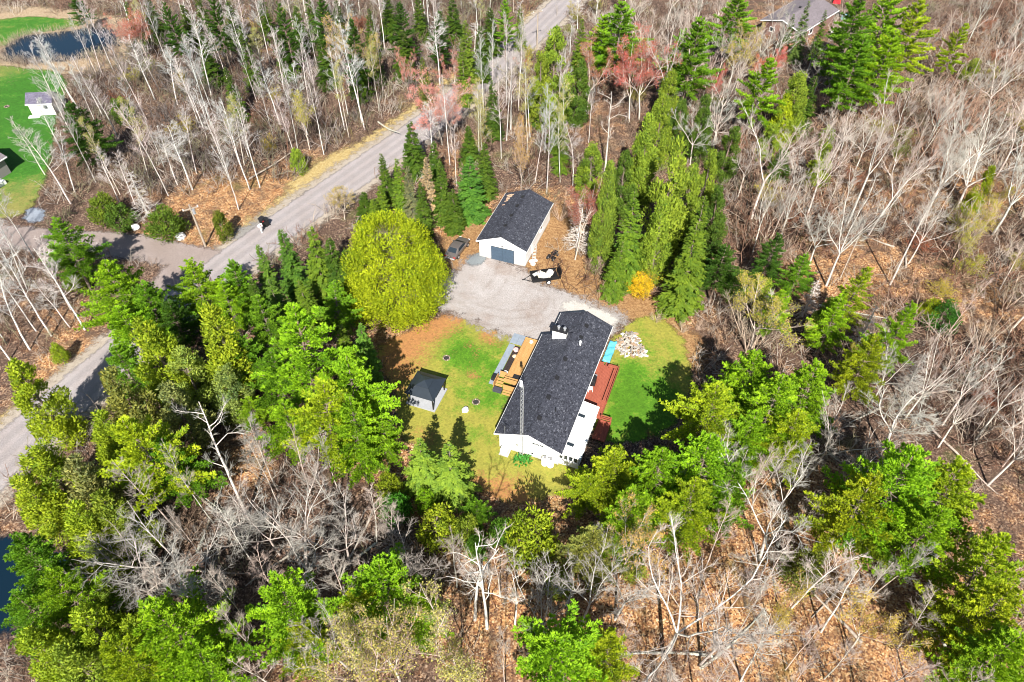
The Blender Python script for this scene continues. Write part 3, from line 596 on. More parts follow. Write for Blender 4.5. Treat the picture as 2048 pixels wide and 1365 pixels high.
# ------------------------------------------------------------------ garage
GX, GY = at(952, 481, 2.8); GA = R(19.8)
gar = tag(empty('garage', (GX, GY, 0), -GA), 'white detached garage with dark shingle roof and blue grey door', 'garage')
def gw(x, y): return (GX + x*math.cos(GA) + y*math.sin(GA), GY - x*math.sin(GA) + y*math.cos(GA))
GW, GL = 7.0, 11.3
gable_walls('wall', WHITE_SIDING, gar, 0.3, GW-0.3, 0.35, GL-0.3, 2.72, 4.05); box('foundation', FOUND, gar, 0.27, GW-0.27, 0.32, GL-0.27, -0.1, 0.2)
gable_roof(gar, 0, GW, 0, GL, 2.78, 4.22, SHINGLE); gsl = (4.22-2.78)/3.5
for y in (2.6, 4.9, 7.2, 9.4):
    z = 4.22 - 0.35*gsl; v = MB().obox((3.15, y, z + 0.08), 0.36, 0.36, 0.16, 0, 0, -math.atan(gsl)).build('roof_vent', DARK, gar); MB().obox((3.15, y, z + 0.17), 0.46, 0.46, 0.03, 0, 0, -math.atan(gsl)).build('vent_hood', DARK, v)
# patches of missing shingle showing bare board
BOARD = plain('bare_sheathing', (0.5, 0.33, 0.22), 0.9, 0.25, 8)
for x, y, w_, h_, a in ((0.8, 10.5, 0.75, 0.28, 0.3), (1.0, 10.05, 0.8, 0.3, 0.35), (0.95, 9.55, 0.55, 0.4, 0.2), (0.9, 9.0, 0.5, 0.25, 0.5), (0.85, 8.1, 0.4, 0.2, 0.1), (1.35, 10.4, 0.35, 0.25, 0.8)):
    z = 4.22 - (3.5 - x)*gsl; MB().obox((x, y, z + 0.008), w_, h_, 0.012, a, 0, -math.atan(gsl)).build('bare_patch', BOARD, gar)
door = box('garage_door', DARK, gar, 1.95, 5.15, 0.29, 0.345, 0.02, 2.2)
for r_ in range(4):
    for c2 in range(2):
        box('panel', BLUESTEEL, door, 1.98 + 1.575*c2, 3.54 + 1.575*c2, 0.25, 0.31, 0.05 + 0.535*r_, 0.555 + 0.535*r_, bevel=0.012)
box('lamp', DARK, gar, 3.45, 3.6, 0.2, 0.33, 2.45, 2.65)
d = MB().box(6.7, 6.75, 3.0, 3.9, 0.05, 2.1).build('side_door', WHITE, gar); box('handle', STEEL, d, 6.75, 6.8, 3.75, 3.82, 1.0, 1.1)
window(gar, (0.3, 4.0, 1.6), 1.0, 0.8, (-1, 0)); window(gar, (6.7, 7.0, 1.6), 1.0, 0.8, (1, 0))

# ------------------------------------------------------------------ gazebo
zx, zy = at(853, 768, 2.3); gz = tag(empty('gazebo', (*at(852, 781, 1.1), 0), -R(20)), 'dark metal roofed gazebo on a pale slab in the lawn', 'gazebo')
DKM = plain('dark_blue_roof_metal', (0.02, 0.027, 0.036), 0.35, 0.1, 2, 0, 0.5); q = 1.7
box('slab', plain('pale_deck_stone', (0.3, 0.31, 0.33), 0.8, 0.1, 3), gz, -1.72, 1.72, -1.72, 1.72, 0.0, 0.12)
for sx in (-1, 1):
    for sy in (-1, 1): box('post', DARK, gz, sx*1.46-0.06, sx*1.46+0.06, sy*1.46-0.06, sy*1.46+0.06, 0.12, 1.84)
for a in ((-1.5, 1.5, -1.52, -1.44), (-1.5, 1.5, 1.44, 1.52)): box('beam', DARK, gz, *a, 1.74, 1.87)
for a in ((-1.52, -1.44, -1.42, 1.42), (1.44, 1.52, -1.42, 1.42)): box('beam', DARK, gz, *a, 1.74, 1.87)
t = 0.62
for i in range(4):
    a = i*math.pi/2; M3 = Matrix.Rotation(a, 3, 'Z'); P4 = [M3 @ Vector(p) for p in ((-q, -q, 1.88), (q, -q, 1.88), (t, -t, 2.46), (-t, -t, 2.46))]
    MB().prism(P4, (0, 0, 0.04)).build('roof_panel', DKM, gz)
    MB().prism([M3 @ Vector(p) for p in ((-t-0.14, -t-0.14, 2.54), (t+0.14, -t-0.14, 2.54), (0.001, -0.001, 2.84))], (0, 0, 0.03)).build('vent_panel', DKM, gz)
for a in range(4):
    M3 = Matrix.Rotation(a*math.pi/2, 3, 'Z'); MB().tube(M3 @ Vector((q, q, 1.9)), M3 @ Vector((t, t, 2.48)), 0.03, 0.03, 5).build('hip_trim', DKM, gz)
tb = tag(empty('patio_table', (*at(850, 792, 0.5), 0.12), -R(20)), 'small grey table standing under the gazebo roof', 'table')
box('top', STEEL, tb, -0.5, 0.5, -0.35, 0.35, 0.66, 0.7)
for a in (-0.45, 0.4):
    for b in (-0.3, 0.25): box('leg', STEEL, tb, a, a+0.05, b, b+0.05, 0, 0.66)

# ------------------------------------------------------------------ shed by the pond
sx_, sy_ = at(96, 222); sh = tag(empty('garden_shed', (sx_, sy_, 0), -R(-6)), 'small beige shed with purple grey roof beside the neighbour lawn', 'shed')
def shed_gable():
    MB().prism([(-1.9, -1.5, 0), (-1.9, 1.5, 0), (-1.9, 1.5, 2.3), (-1.9, 0, 3.3), (-1.9, -1.5, 2.3)], (-3.8, 0, 0)).build('wall', BEIGE_SIDING, sh)
    for s in (-1, 1): roof_quad('roof', [(-2.15, s*1.75, 2.2), (2.15, s*1.75, 2.2), (2.15, 0, 3.4), (-2.15, 0, 3.4)], SHED_SHINGLE, sh, 0.1)
    window(sh, (0.8, -1.5, 1.45), 0.6, 0.7, (0, -1)); d_ = MB().box(-1.3, -0.4, -1.56, -1.5, 0.05, 1.95).build('door', WHITE, sh); box('handle', DARK, d_, -0.55, -0.48, -1.6, -1.56, 1.0, 1.1)
    MB().box(-2.17, 2.17, -1.8, -1.765, 2.02, 2.17).build('fascia', WHITE, sh)
    for i in range(5): box('deck_board', WHITE, sh, -2.4, -0.6, -2.35 + 0.16*i, -2.21 + 0.16*i, 0.0, 0.12)
shed_gable()

# ------------------------------------------------------------------ neighbour house at the picture's edge, with its railed deck
nx_, ny_ = at(-98, 405); nh = tag(empty('neighbour_house', (nx_, ny_, 0), -R(22)), 'grey neighbour house showing only a corner beside the bright lawn', 'house')
gable_walls('wall', GREY_SIDING, nh, -6.5, 1.8, 0.0, 9.0, 2.7, 4.4); gable_roof(nh, -6.9, 2.2, -0.4, 9.4, 2.7, 4.5, BROWN_SHINGLE)
window(nh, (1.8, 2.4, 1.6), 1.2, 1.0, (1, 0)); window(nh, (1.8, 5.6, 1.6), 1.2, 1.0, (1, 0)); window(nh, (-2.0, 0.0, 1.6), 1.2, 1.0, (0, -1))
for i in range(12): box('deck_plank', plain('grey_deck', (0.3, 0.28, 0.26), 0.8, 0.15) if i == 0 else bpy.data.materials['grey_deck'], nh, 1.85 + 0.18*i, 2.01 + 0.18*i, 0.6, 5.4, 0.75, 0.8)
for i in range(9): box('baluster', WHITE, nh, 3.95, 4.0, 0.7 + 0.55*i, 0.76 + 0.55*i, 0.8, 1.65)
box('handrail', WHITE, nh, 3.92, 4.03, 0.6, 5.4, 1.65, 1.72); box('handrail', WHITE, nh, 1.85, 3.9, 5.3, 5.4, 1.65, 1.72)
for i in range(4): box('baluster', WHITE, nh, 2.0 + 0.5*i, 2.06 + 0.5*i, 5.32, 5.38, 0.8, 1.65)
box('stair_stringer', WHITE, nh, 2.6, 3.6, 5.45, 6.6, 0.0, 0.6)

# ------------------------------------------------------------------ far house with taupe roof
fx0, fy0 = at(1521, 40, 2.6); fx1, fy1 = at(1604, 67, 2.6); FA = math.atan2(fy0 - fy1, fx1 - fx0); FW = math.hypot(fx1-fx0, fy1-fy0)
fh = tag(empty('far_house', (fx0, fy0, 0), -FA), 'house with a plain taupe roof behind spruces at the top edge', 'house')
gable_walls('wall', BRICK, fh, 0.4, FW-0.4, 0.4, 15.0, 2.5, 3.7); gable_roof(fh, 0, FW, 0, 15.4, 2.6, 3.9, BROWN_SHINGLE)
for y in (3.0, 8.0): v = MB().obox((FW/2-0.6, y, 3.85), 0.4, 0.4, 0.25).build('roof_vent', DARK, fh)
window(fh, (FW*0.3, 0.4, 1.4), 1.0, 0.8, (0, -1)); window(fh, (FW*0.7, 0.4, 1.4), 1.0, 0.8, (0, -1)); window(fh, (FW-0.4, 5, 1.4), 1.2, 1.0, (1, 0))
# ------------------------------------------------------------------ car
def make_car(x, y, rz):
    car = tag(empty('parked_car', (x, y, 0.02), rz), 'dark brownish grey sedan parked beside the garage', 'car')
    PAINT = plain('taupe_car_paint', (0.17, 0.15, 0.138), 0.25, 0.05, 2, 0.5, 0.6)
    st = [(-2.28, .62, .42, .66), (-2.2, .78, .32, .82), (-1.75, .86, .24, .95), (-1.2, .89, .22, .97), (0, .9, .22, .95), (0.9, .9, .22, .93), (1.5, .87, .24, .86), (2.05, .8, .3, .76), (2.27, .6, .4, .6)]
    V, F = [], []
    for (yy, w, z0, z1) in st:
        zc = (z0 + z1)/2; V += [(-w*.86, yy, z0), (-w, yy, zc), (-w*.98, yy, z1-.06), (-w*.86, yy, z1), (0, yy, z1+.035), (w*.86, yy, z1), (w*.98, yy, z1-.06), (w, yy, zc), (w*.86, yy, z0)]
    k = 9
    for i in range(len(st)-1):
        for j in range(k): F.append((i*k+j, i*k+(j+1) % k, (i+1)*k+(j+1) % k, (i+1)*k+j))
    F += [tuple(range(k)), tuple(range(len(V)-1, len(V)-k-1, -1))]
    MB().add(V, F).build('body', PAINT, car)
    cs = [(-1.72, .74, .94, .945), (-1.0, .66, .95, 1.38), (-.3, .66, .95, 1.43), (.35, .66, .95, 1.4), (1.15, .74, .9, .93)]
    V, F = [], []
    for yy, w, z0, z1 in cs: V += [(-.8, yy, z0-.03), (-w, yy, z1-.05), (-w*.82, yy, z1), (w*.82, yy, z1), (w, yy, z1-.05), (.8, yy, z0-.03)]
    for i in range(len(cs)-1):
        for j in range(6): F.append((i*6+j, i*6+(j+1) % 6, (i+1)*6+(j+1) % 6, (i+1)*6+j))
    F += [tuple(range(6)), tuple(range(len(V)-1, len(V)-7, -1))]
    MB().add(V, F).build('cabin', PAINT, car)
    def pane(n_, P): MB().prism(P, (0, 0, 0.02)).build(n_, GLASS, car)
    MB().prism([(-.6, -1.62, 1.03), (.6, -1.62, 1.03), (.52, -1.06, 1.375), (-.52, -1.06, 1.375)], (0, .01, .03)).build('rear_window', GLASS, car)
    MB().prism([(-.53, .4, 1.395), (.53, .4, 1.395), (.62, 1.05, 1.02), (-.62, 1.05, 1.02)], (0, -.01, .03)).build('windshield', GLASS, car)
    for s in (-1, 1):
        MB().prism([(s*.79, -1.2, 1.0), (s*.79, .9, 1.0), (s*.69, .3, 1.33), (s*.69, -.85, 1.33)], (s*-.02, 0, 0)).build('side_window', GLASS, car)
        for yy in (-1.4, 1.38):
            w = MB().tube((s*.72, yy, .32), (s*.92, yy, .32), .32, .32, 18).build('wheel', DARK, car); MB().tube((s*.90, yy, .32), (s*.935, yy, .32), .2, .18, 12).build('rim', STEEL, w)
        box('headlight', CREAM, car, min(s*.5, s*.78), max(s*.5, s*.78), 2.12, 2.22, .58, .7); box('tail_light', plain('red_lens', (.4, .02, .02), .2) if s < 0 else bpy.data.materials['red_lens'], car, min(s*.5, s*.8), max(s*.5, s*.8), -2.26, -2.16, .66, .8)
        m_ = MB().obox((s*.98, .72, 1.0), .18, .12, .12).build('mirror', PAINT, car)
    box('bumper', plain('pale_bumper', (.35, .34, .33), .4), car, -.7, .7, -2.34, -2.24, .38, .58, bevel=.02); box('number_plate', WHITE, car, -.22, .22, -2.36, -2.34, .5, .62)
cx_, cy_ = at(915, 496, 0.6); make_car(cx_, cy_, -R(24))

# ------------------------------------------------------------------ utility trailer, loaded
tx, ty = at(1089, 553, 0.5); tr = tag(empty('utility_trailer', (tx, ty, 0), R(12)), 'black utility trailer loaded with pale scrap on the gravel', 'trailer')
BLK = plain('black_steel', (.012, .012, .013), .45, .2)
for a in ((-1.75, 1.75, -.9, -.85, .5, .95), (-1.75, 1.75, .85, .9, .5, .95), (-1.75, -1.7, -.84, .84, .5, .95)): box('side_rail', BLK, tr, *a)
box('bed', BLK, tr, -1.75, 1.75, -.84, .84, .42, .5); MB().obox((1.95, 0, 1.05), .06, 1.75, 1.25, 0, 0, .12).build('ramp_gate', BLK, tr)
m = MB(); m.tube((-1.75, -.6, .46), (-2.75, 0, .46), .05).tube((-1.75, .6, .46), (-2.75, 0, .46), .05).tube((-2.7, 0, .46), (-2.95, 0, .46), .07); m.build('tongue', BLK, tr)
MB().tube((-2.4, 0, 0), (-2.4, 0, .7), .035).build('jack', STEEL, tr)
for s in (-1, 1):
    w = MB().tube((.3, s*.95, .33), (.3, s*1.13, .33), .33, .33, 16).build('wheel', DARK, tr); MB().tube((.3, s*1.13, .33), (.3, s*1.15, .33), .2, .18, 12).build('rim', WHITE, w); MB().obox((.3, s*1.03, .71), .9, .24, .04).build('fender', BLK, tr)
rr = random.Random(8); LOADM = [plain('pale_scrap', (.7, .68, .6), .7, .1), plain('grey_scrap', (.42, .42, .4), .7, .15), plain('cream_scrap', (.75, .7, .52), .7, .1)]
for i in range(9):
    o_ = MB().obox((0, 0, 0), rr.uniform(.5, 1.3), rr.uniform(.3, .6), rr.uniform(.08, .25)).build('scrap_board', LOADM[i % 3], None, .01)
    lx, ly = rr.uniform(-1.0, .9), rr.uniform(-.45, .4); c0, s0 = math.cos(R(12)), math.sin(R(12))
    o_.location = (tx + lx*c0 - ly*s0, ty + lx*s0 + ly*c0, .62 + .06*i); o_.rotation_euler = (rr.uniform(-.2, .2), rr.uniform(-.2, .2), rr.uniform(-.6, .6))
    tag(o_, ('pale', 'grey', 'cream')[i % 3] + ' scrap board loaded on the utility trailer, ' + ('at the bottom', 'halfway up', 'at the top')[i // 3] + ' of the heap', 'board', 'scrap boards loaded on the trailer')

# ------------------------------------------------------------------ ride-on mower
kx, ky = at(1105, 513, .3); mw = tag(empty('ride_on_mower', (kx, ky, 0), R(-35)), 'black ride-on mower standing in dry grass behind the trailer', 'mower')
box('hood', BLK, mw, -.3, .3, .1, .95, .35, .75, bevel=.06); box('deck', BLK, mw, -.55, .55, -.45, .15, .15, .32, bevel=.04); box('seat', DARK, mw, -.25, .25, -.6, -.2, .6, .7, bevel=.03); box('seat_back', DARK, mw, -.25, .25, -.66, -.58, .66, 1.05, bevel=.02)
MB().tube((0, .05, .7), (0, -.08, 1.0), .03).tube((-.18, -.1, 1.0), (.18, -.1, 1.0), .03).build('steering_wheel', DARK, mw)
for a, b, r_ in ((-.42, -.5, .27), (.42, -.5, .27), (-.36, .75, .2), (.36, .75, .2)):
    w = MB().tube((a-.09, b, r_), (a+.09, b, r_), r_, r_, 14).build('wheel', DARK, mw); MB().tube((a-.1, b, r_), (a+.1, b, r_), r_*.5, r_*.5, 10).build('rim', STEEL, w)
# ladder on the grass by the garage wall
lx0, ly0 = at(1069, 505); la = tag(empty('ladder', (lx0, ly0, .04), R(-4)), 'pale aluminium ladder lying in grass beside the garage', 'ladder')
for s in (-.22, .22): MB().box(s-.03, s+.03, -1.6, 1.6, 0, .07).build('rail', STEEL, la)
for i in range(11): MB().tube((-.2, -1.5 + .3*i, .035), (.2, -1.5 + .3*i, .035), .02, .02, 6).build('rung', WHITE, la)
wb = tag(empty('plastic_sacks', (*at(1063, 525), 0), 0), 'white sacks heaped at the garage corner by the ladder', 'sacks')
for i, (a, b) in enumerate(((0, 0), (.5, .2), (.2, -.5))):
    import bmesh
    bb = bmesh.new(); bmesh.ops.create_icosphere(bb, subdivisions=2, radius=.34)
    for v in bb.verts: v.co *= rr.uniform(.85, 1.1); v.co.z *= .55
    me = bpy.data.meshes.new('sack'); bb.to_mesh(me); bb.free(); me.materials.append(WHITE); link('sack', me, wb, (a, b, .16))

# ------------------------------------------------------------------ firewood heap
fx, fy = at(1266, 692); fw = tag(empty('firewood_pile', (fx, fy, 0), 0), 'loose heap of pale split firewood on the lawn behind the house', 'firewood')
WOODM = [plain('split_wood_pale', (.33, .29, .25), .85, .15, 9), plain('split_wood_grey', (.24, .22, .2), .85, .2, 9), plain('split_wood_tan', (.26, .18, .12), .85, .2, 9), plain('split_wood_white', (.46, .43, .39), .85, .12, 9)]
logs = []
for mt in WOODM:
    for q in range(2):
        m = MB(); L = (.5, .65)[q]; m.prism([(-L/2, -.11, -.08), (-L/2, .12, -.08), (-L/2, .03, .12), (-L/2, -.07, .09)], (-L, 0, 0)); logs.append(m.mesh('log', mt, .01))
outline = [at(u, v) for u, v in [(1228, 694), (1240, 672), (1256, 664), (1272, 668), (1280, 688), (1298, 712), (1270, 716), (1245, 712)]]; OA = np.array(outline); nlog = 0; tries = 0
while nlog < 170 and tries < 5000:
    tries += 1; p = np.array([[rr.uniform(OA[:, 0].min(), OA[:, 0].max()), rr.uniform(OA[:, 1].min(), OA[:, 1].max())]]); d_ = poly_sd(p, outline)[0]
    if d_ < 0: continue
    o_ = link('log', logs[rr.randrange(len(logs))], fw, (p[0, 0]-fx, p[0, 1]-fy, .1 + min(d_, 1.2)*.5*rr.random()), (rr.uniform(-.5, .5), rr.uniform(-.35, .35), rr.uniform(0, 6.28))); nlog += 1

# ------------------------------------------------------------------ mailboxes, poles, small things
for u, v, mat, lab in ((524, 466, WHITE, 'white mailbox on a post at the road shoulder'), (529, 458, BLK, 'black mailbox standing between the white mailbox and the dark bin')):
    x, y = at(u, v); b = tag(empty('mailbox', (x, y, 0), R(-35)), lab, 'mailbox'); box('post', WHITE if mat is WHITE else DARK, b, -.07, .07, -.07, .07, 0, 1.1)
    m = MB().box(-.16, .16, -.3, .3, 1.1, 1.3); m.prism([(.16*math.cos(a), -.3, 1.3+.16*math.sin(a)) for a in [math.pi*i/6 for i in range(7)]], (0, -.6, 0)); m.build('box', mat, b); box('flag', plain('red_flag', (.5, .02, .02)), b, .17, .19, -.1, .15, 1.25, 1.35)
for u, v, lab in ((534, 452, 'dark wheeled bin at the road shoulder, the one nearer the mailboxes'), (526, 448, 'dark wheeled bin at the road shoulder, the one set back in the grass')):
    x, y = at(u, v); b = tag(empty('wheeled_bin', (x, y, 0), R(-30)), lab, 'bin', 'wheeled bins on the road shoulder'); MB().prism([(-.25, -.28, 0), (.25, -.28, 0), (.32, -.36, .95), (-.32, -.36, .95)], (0, -.62, 0)).build('body', DARK, b, .02); MB().obox((0, .0, 1.0), .7, .8, .06, 0, .08).build('lid', DARK, b)
    for s in (-.3, .3): MB().tube((s-.04, .32, .12), (s+.04, .32, .12), .12, .12, 10).build('wheel', DARK, b)
TANS = plain('fire_stone', (.17, .13, .1), .9, .25, 4); POLEW = plain('weathered_pole', (.3, .25, .2), .9, .2, 5)
def pole(u, v, h, lab, lamp=False):
    x, y = at(u, v); p = tag(empty('utility_pole', (x, y, 0), R(30)), lab, 'utility pole'); MB().tube((0, 0, 0), (0, 0, h), .16, .11, 10).build('pole', POLEW, p)
    MB().box(-1.0, 1.0, -.06, .06, h-.7, h-.55).build('crossarm', POLEW, p)
    for s in (-.9, 0, .9): MB().tube((s, 0, h-.55), (s, 0, h-.35), .06, .04, 8).build('insulator', WHITE, p)
    if lamp: MB().tube((.25, 0, h-1.5), (.25, 0, h-.8), .2, .2, 10).build('transformer', STEEL, p)
pole(411, 493, 6.8, 'weathered utility pole standing at the side road junction', True)
pole(1074, 97, 7.5, 'distant utility pole on the road verge near the top')
for u, v, r_, lab in ((362, 476, .7, 'pale grey boulder beside the side road junction'), (272, 458, .6, 'white boulder under the cedar bush by the side road'), (930, 822, .4, 'pale flat stone lying in the lawn near the fire pit')): rock('boulder', *at(u, v), r_, STONEW, lab)
for u, v, lab in ((893, 717, 'small fire pit in the lawn between gazebo and driveway'), (952, 805, 'dark fire pit in the lawn between gazebo and house'), (14, 214, 'round fire pit on the neighbour lawn left of the shed')):
    x, y = at(u, v); f_ = tag(empty('fire_pit', (x, y, 0)), lab, 'fire pit'); MB().tube((0, 0, 0), (0, 0, .05), .32, .3, 14).build('ash', plain('ash', (.03, .028, .028), .95) if 'ash' not in bpy.data.materials else bpy.data.materials['ash'], f_)
    for i in range(11):
        a = 2*math.pi*i/11; MB().obox((.38*math.cos(a), .38*math.sin(a), .07), .14, .17, .14, a).build('stone', TANS if i % 3 else POLEW, f_, .03)
TANS_ = 0
# odds and ends by the far house
for u, v, nm, mat, dims, lab in ((1673, 6, 'red_canopy', plain('red_fabric', (.5, .02, .03)), (1.6, 1.4, 1.2), 'red fabric cover beside the far house'), (1690, 38, 'teal_canopy', plain('teal_fabric', (.12, .45, .45)), (1.8, 1.4, .9), 'teal cover on the ground near the big pines'), (1672, 30, 'dark_cover', DARK, (2.2, 1.6, .8), 'dark covered heap beside the far house'), (1665, 66, 'white_tub', WHITE, (1.0, .7, .5), 'white tub on the ground below the far house')):
    x, y = at(u, v); o_ = MB().prism([(-dims[0]/2, -dims[1]/2, 0), (dims[0]/2, -dims[1]/2, 0), (dims[0]*.42, -dims[1]*.42, dims[2]*.6), (0, -dims[1]*.4, dims[2]), (-dims[0]*.42, -dims[1]*.42, dims[2]*.6)], (0, -dims[1]*.9, 0)).build(nm, mat, None, .04); o_.location = (x, y, 0); o_.rotation_euler = (0, 0, R(-20)); tag(o_, lab, nm.split('_')[1])
# ------------------------------------------------------------------ vegetation builders
def unit(a): return a / np.maximum(np.linalg.norm(a, axis=-1, keepdims=True), 1e-9)
def tubes(S, k=3):
    """S (n,8): p0 p1 r0 r1 -> prisms"""
    S = np.asarray(S, float); n = len(S); p0, p1, r0, r1 = S[:, :3], S[:, 3:6], S[:, 6], S[:, 7]
    d = unit(p1 - p0); ref = np.where(np.abs(d[:, 2:3]) < .95, [[0, 0, 1.]], [[1., 0, 0]]); u = unit(np.cross(d, ref)); w = np.cross(d, u)
    a = np.arange(k)*2*np.pi/k; ring = u[:, None, :]*np.cos(a)[None, :, None] + w[:, None, :]*np.sin(a)[None, :, None]
    V = np.concatenate([p0[:, None] + ring*r0[:, None, None], p1[:, None] + ring*r1[:, None, None]], 1).reshape(-1, 3)
    b = np.arange(n)[:, None]*2*k; i = np.arange(k)[None]; j = (i + 1) % k
    return V, np.stack([b+i, b+j, b+k+j, b+k+i], -1).reshape(-1, 4)
def blades(C, D, N, L, Wd):
    D = unit(D); s = unit(np.cross(D, N)); L = np.broadcast_to(np.asarray(L, float), (len(C),))[:, None]; Wd = np.broadcast_to(np.asarray(Wd, float), (len(C),))[:, None]
    m = C + D*L*.5; V = np.stack([C, m + s*Wd*.5, C + D*L, m - s*Wd*.5], 1).reshape(-1, 3)
    return V, np.arange(len(C)*4).reshape(-1, 4)
def leaf_mesh(name, C, D, N, L, Wd, tone, mat=None):
    V, F = blades(C, D, N, L, Wd); return mesh_np(name, V, F, mat or LEAF, {'tone': np.repeat(np.clip(tone, 0, 1), 4)})
def tube_mesh(name, groups):
    Vs, Fs, o = [], [], 0
    for S, k in groups:
        if len(S) == 0: continue
        V, F = tubes(S, k); Vs.append(V); Fs.append(F + o); o += len(V)
    return mesh_np(name, np.concatenate(Vs), np.concatenate(Fs), BARK)
def polyline(p, d, L, r0, r1, n, rg, jit=.12, up=0.0):
    segs = []; p = np.array(p, float); d = np.array(d, float)
    for i in range(n):
        d = d + rg.normal(0, jit, 3); d[2] += up; d /= np.linalg.norm(d); q = p + d*L/n
        segs.append((*p, *q, r0 + (r1-r0)*i/n, r0 + (r1-r0)*(i+1)/n)); p = q
    return segs, p, d
def pts_on(segs, t):
    i = min(int(t*len(segs)), len(segs)-1); f = t*len(segs) - i; s = np.array(segs[i]); d = s[3:6]-s[:3]; return s[:3] + d*f, d/np.linalg.norm(d)
def rot_from(d, ang, az):
    ref = np.array([0, 0, 1.]) if abs(d[2]) < .95 else np.array([1., 0, 0]); u = np.cross(d, ref); u /= np.linalg.norm(u); w = np.cross(d, u)
    return d*math.cos(ang) + (u*math.cos(az) + w*math.sin(az))*math.sin(ang)

def make_pine(seed, H=16., Rr=5., z0f=.28, dens=1.0):
    rg = np.random.default_rng(seed); tr, top, _ = polyline((0, 0, 0), (0, 0, 1), H, .24, .03, 9, rg, .015, .02); limbs = []; C, D, O, T = [], [], [], []
    z = z0f*H; az0 = rg.uniform(0, 6)
    while z < .985*H:
        t = (z - z0f*H)/(H*(1 - z0f)); prof = min(1, .66 + 1.5*t)*max(0.0, 1 - max(0, t - .12)/.88)**.9
        base, _ = pts_on(tr, z/H); nbough = int(rg.integers(5, 7)); az0 += rg.uniform(.4, .9)
        for b in range(nbough):
            az = az0 + b*6.283/nbough + rg.normal(0, .16); Lb = Rr*prof*rg.uniform(.5, 1.22) + .3
            el = R(-5 + 50*t*t + rg.normal(0, 6)); d0 = np.array([math.cos(az)*math.cos(el), math.sin(az)*math.cos(el), math.sin(el)])
            sg, e, de = polyline(base, d0, Lb, .018 + .012*Lb, .01, 4, rg, .06, .05); limbs += sg; bt = rg.normal(0, .12)
            s = .25 if Lb > 1.5 else .1
            while s <= 1.0:
                p, d = pts_on(sg, min(s, .999)); lat = np.cross(d, [0, 0, 1.]); lat /= np.linalg.norm(lat)
                for q in (-1, 1, 0):
                    ll = (.22 + .27*Lb*(1 - s)*rg.uniform(.5, 1.3)) if q else .1
                    for w in np.arange(.08, max(ll, .12), .27/dens):
                        dr = d*.75 + lat*q*.62; c = p + dr*w + rg.normal(0, .05, 3); c[2] += .04 + .1*w; C.append(c); D.append(dr + np.array([0, 0, .3])); T.append(.5 + bt + rg.normal(0, .13))
                s += .34/Lb/dens
        z += H*.05*rg.uniform(.75, 1.3)
    C, D, T = np.array(C), unit(np.array(D)), np.array(T); nb = 10
    C = np.repeat(C, nb, 0); o_ = np.repeat(D, nb, 0); v = unit(rg.normal(0, .7, C.shape) + [0, -.1, .85] + o_*.3)
    Dm = unit(o_*.75 + v*.55 + rg.normal(0, .25, C.shape)); N = v*.7 + [0, -.2, .7] + rg.normal(0, .22, C.shape); T = np.repeat(T, nb) + rg.normal(0, .12, len(C))
    return tube_mesh('pine_trunk', [(tr, 8), (limbs, 3)]), leaf_mesh('pine_crown', C, Dm, N, rg.uniform(.24, .42, len(C)), rg.uniform(.075, .13, len(C)), T), H, Rr
def make_spruce(seed, H=10., Rr=1.9, droop=-.25, full=1.0):
    rg = np.random.default_rng(seed); tr, _, _ = polyline((0, 0, 0), (0, 0, 1), H, .16, .015, 7, rg, .008, .02); C, D, N, T, Ls = [], [], [], [], []; z = .05*H; limbs = []
    while z < .995*H:
        t = z/H; n = max(4, int((12*(1 - t) + 4)*full))
        for b in range(n):
            az = rg.uniform(0, 6.283); Lb = (Rr*(1 - t)**.9*rg.uniform(.5, 1.2) + .1)*(1 if t > .12 else .75 + 2*t); dr = droop*(1 - t) + .5*t**3 + rg.normal(0, .06)
            d = np.array([math.cos(az), math.sin(az), dr]); d /= np.linalg.norm(d); lat = np.array([-math.sin(az), math.cos(az), 0]); bt = .5 + rg.normal(0, .15)
            if b % 3 == 0: limbs.append((0, 0, z, *(np.array([0, 0, z]) + d*Lb*.9), .02, .008))
            s = Lb*.3
            while s < Lb:
                p = np.array([0, 0, z]) + d*s + [0, 0, .1*(s/Lb)**3]; ll = .2 + .3*(Lb - s)*.8
                for q in (-1, 1, 0):
                    C.append(p + rg.normal(0, .03, 3)); D.append(d*(.8 if q else 1) + lat*q*.75 + [0, 0, rg.normal(-.1, .15)]); N.append([d[0]*.35 + rg.normal(0, .25), d[1]*.35 + rg.normal(0, .25), 1]); T.append(bt + rg.normal(0, .12)); Ls.append(ll*rg.uniform(.8, 1.2))
                s += .2
        z += .21 + .1*(1 - t)
    Ls = np.array(Ls)
    return tube_mesh('spruce_trunk', [(tr, 7), (limbs, 3)]), leaf_mesh('spruce_crown', np.array(C), np.array(D), np.array(N, float), Ls + .08, .1 + Ls*.2, np.array(T)), H, Rr
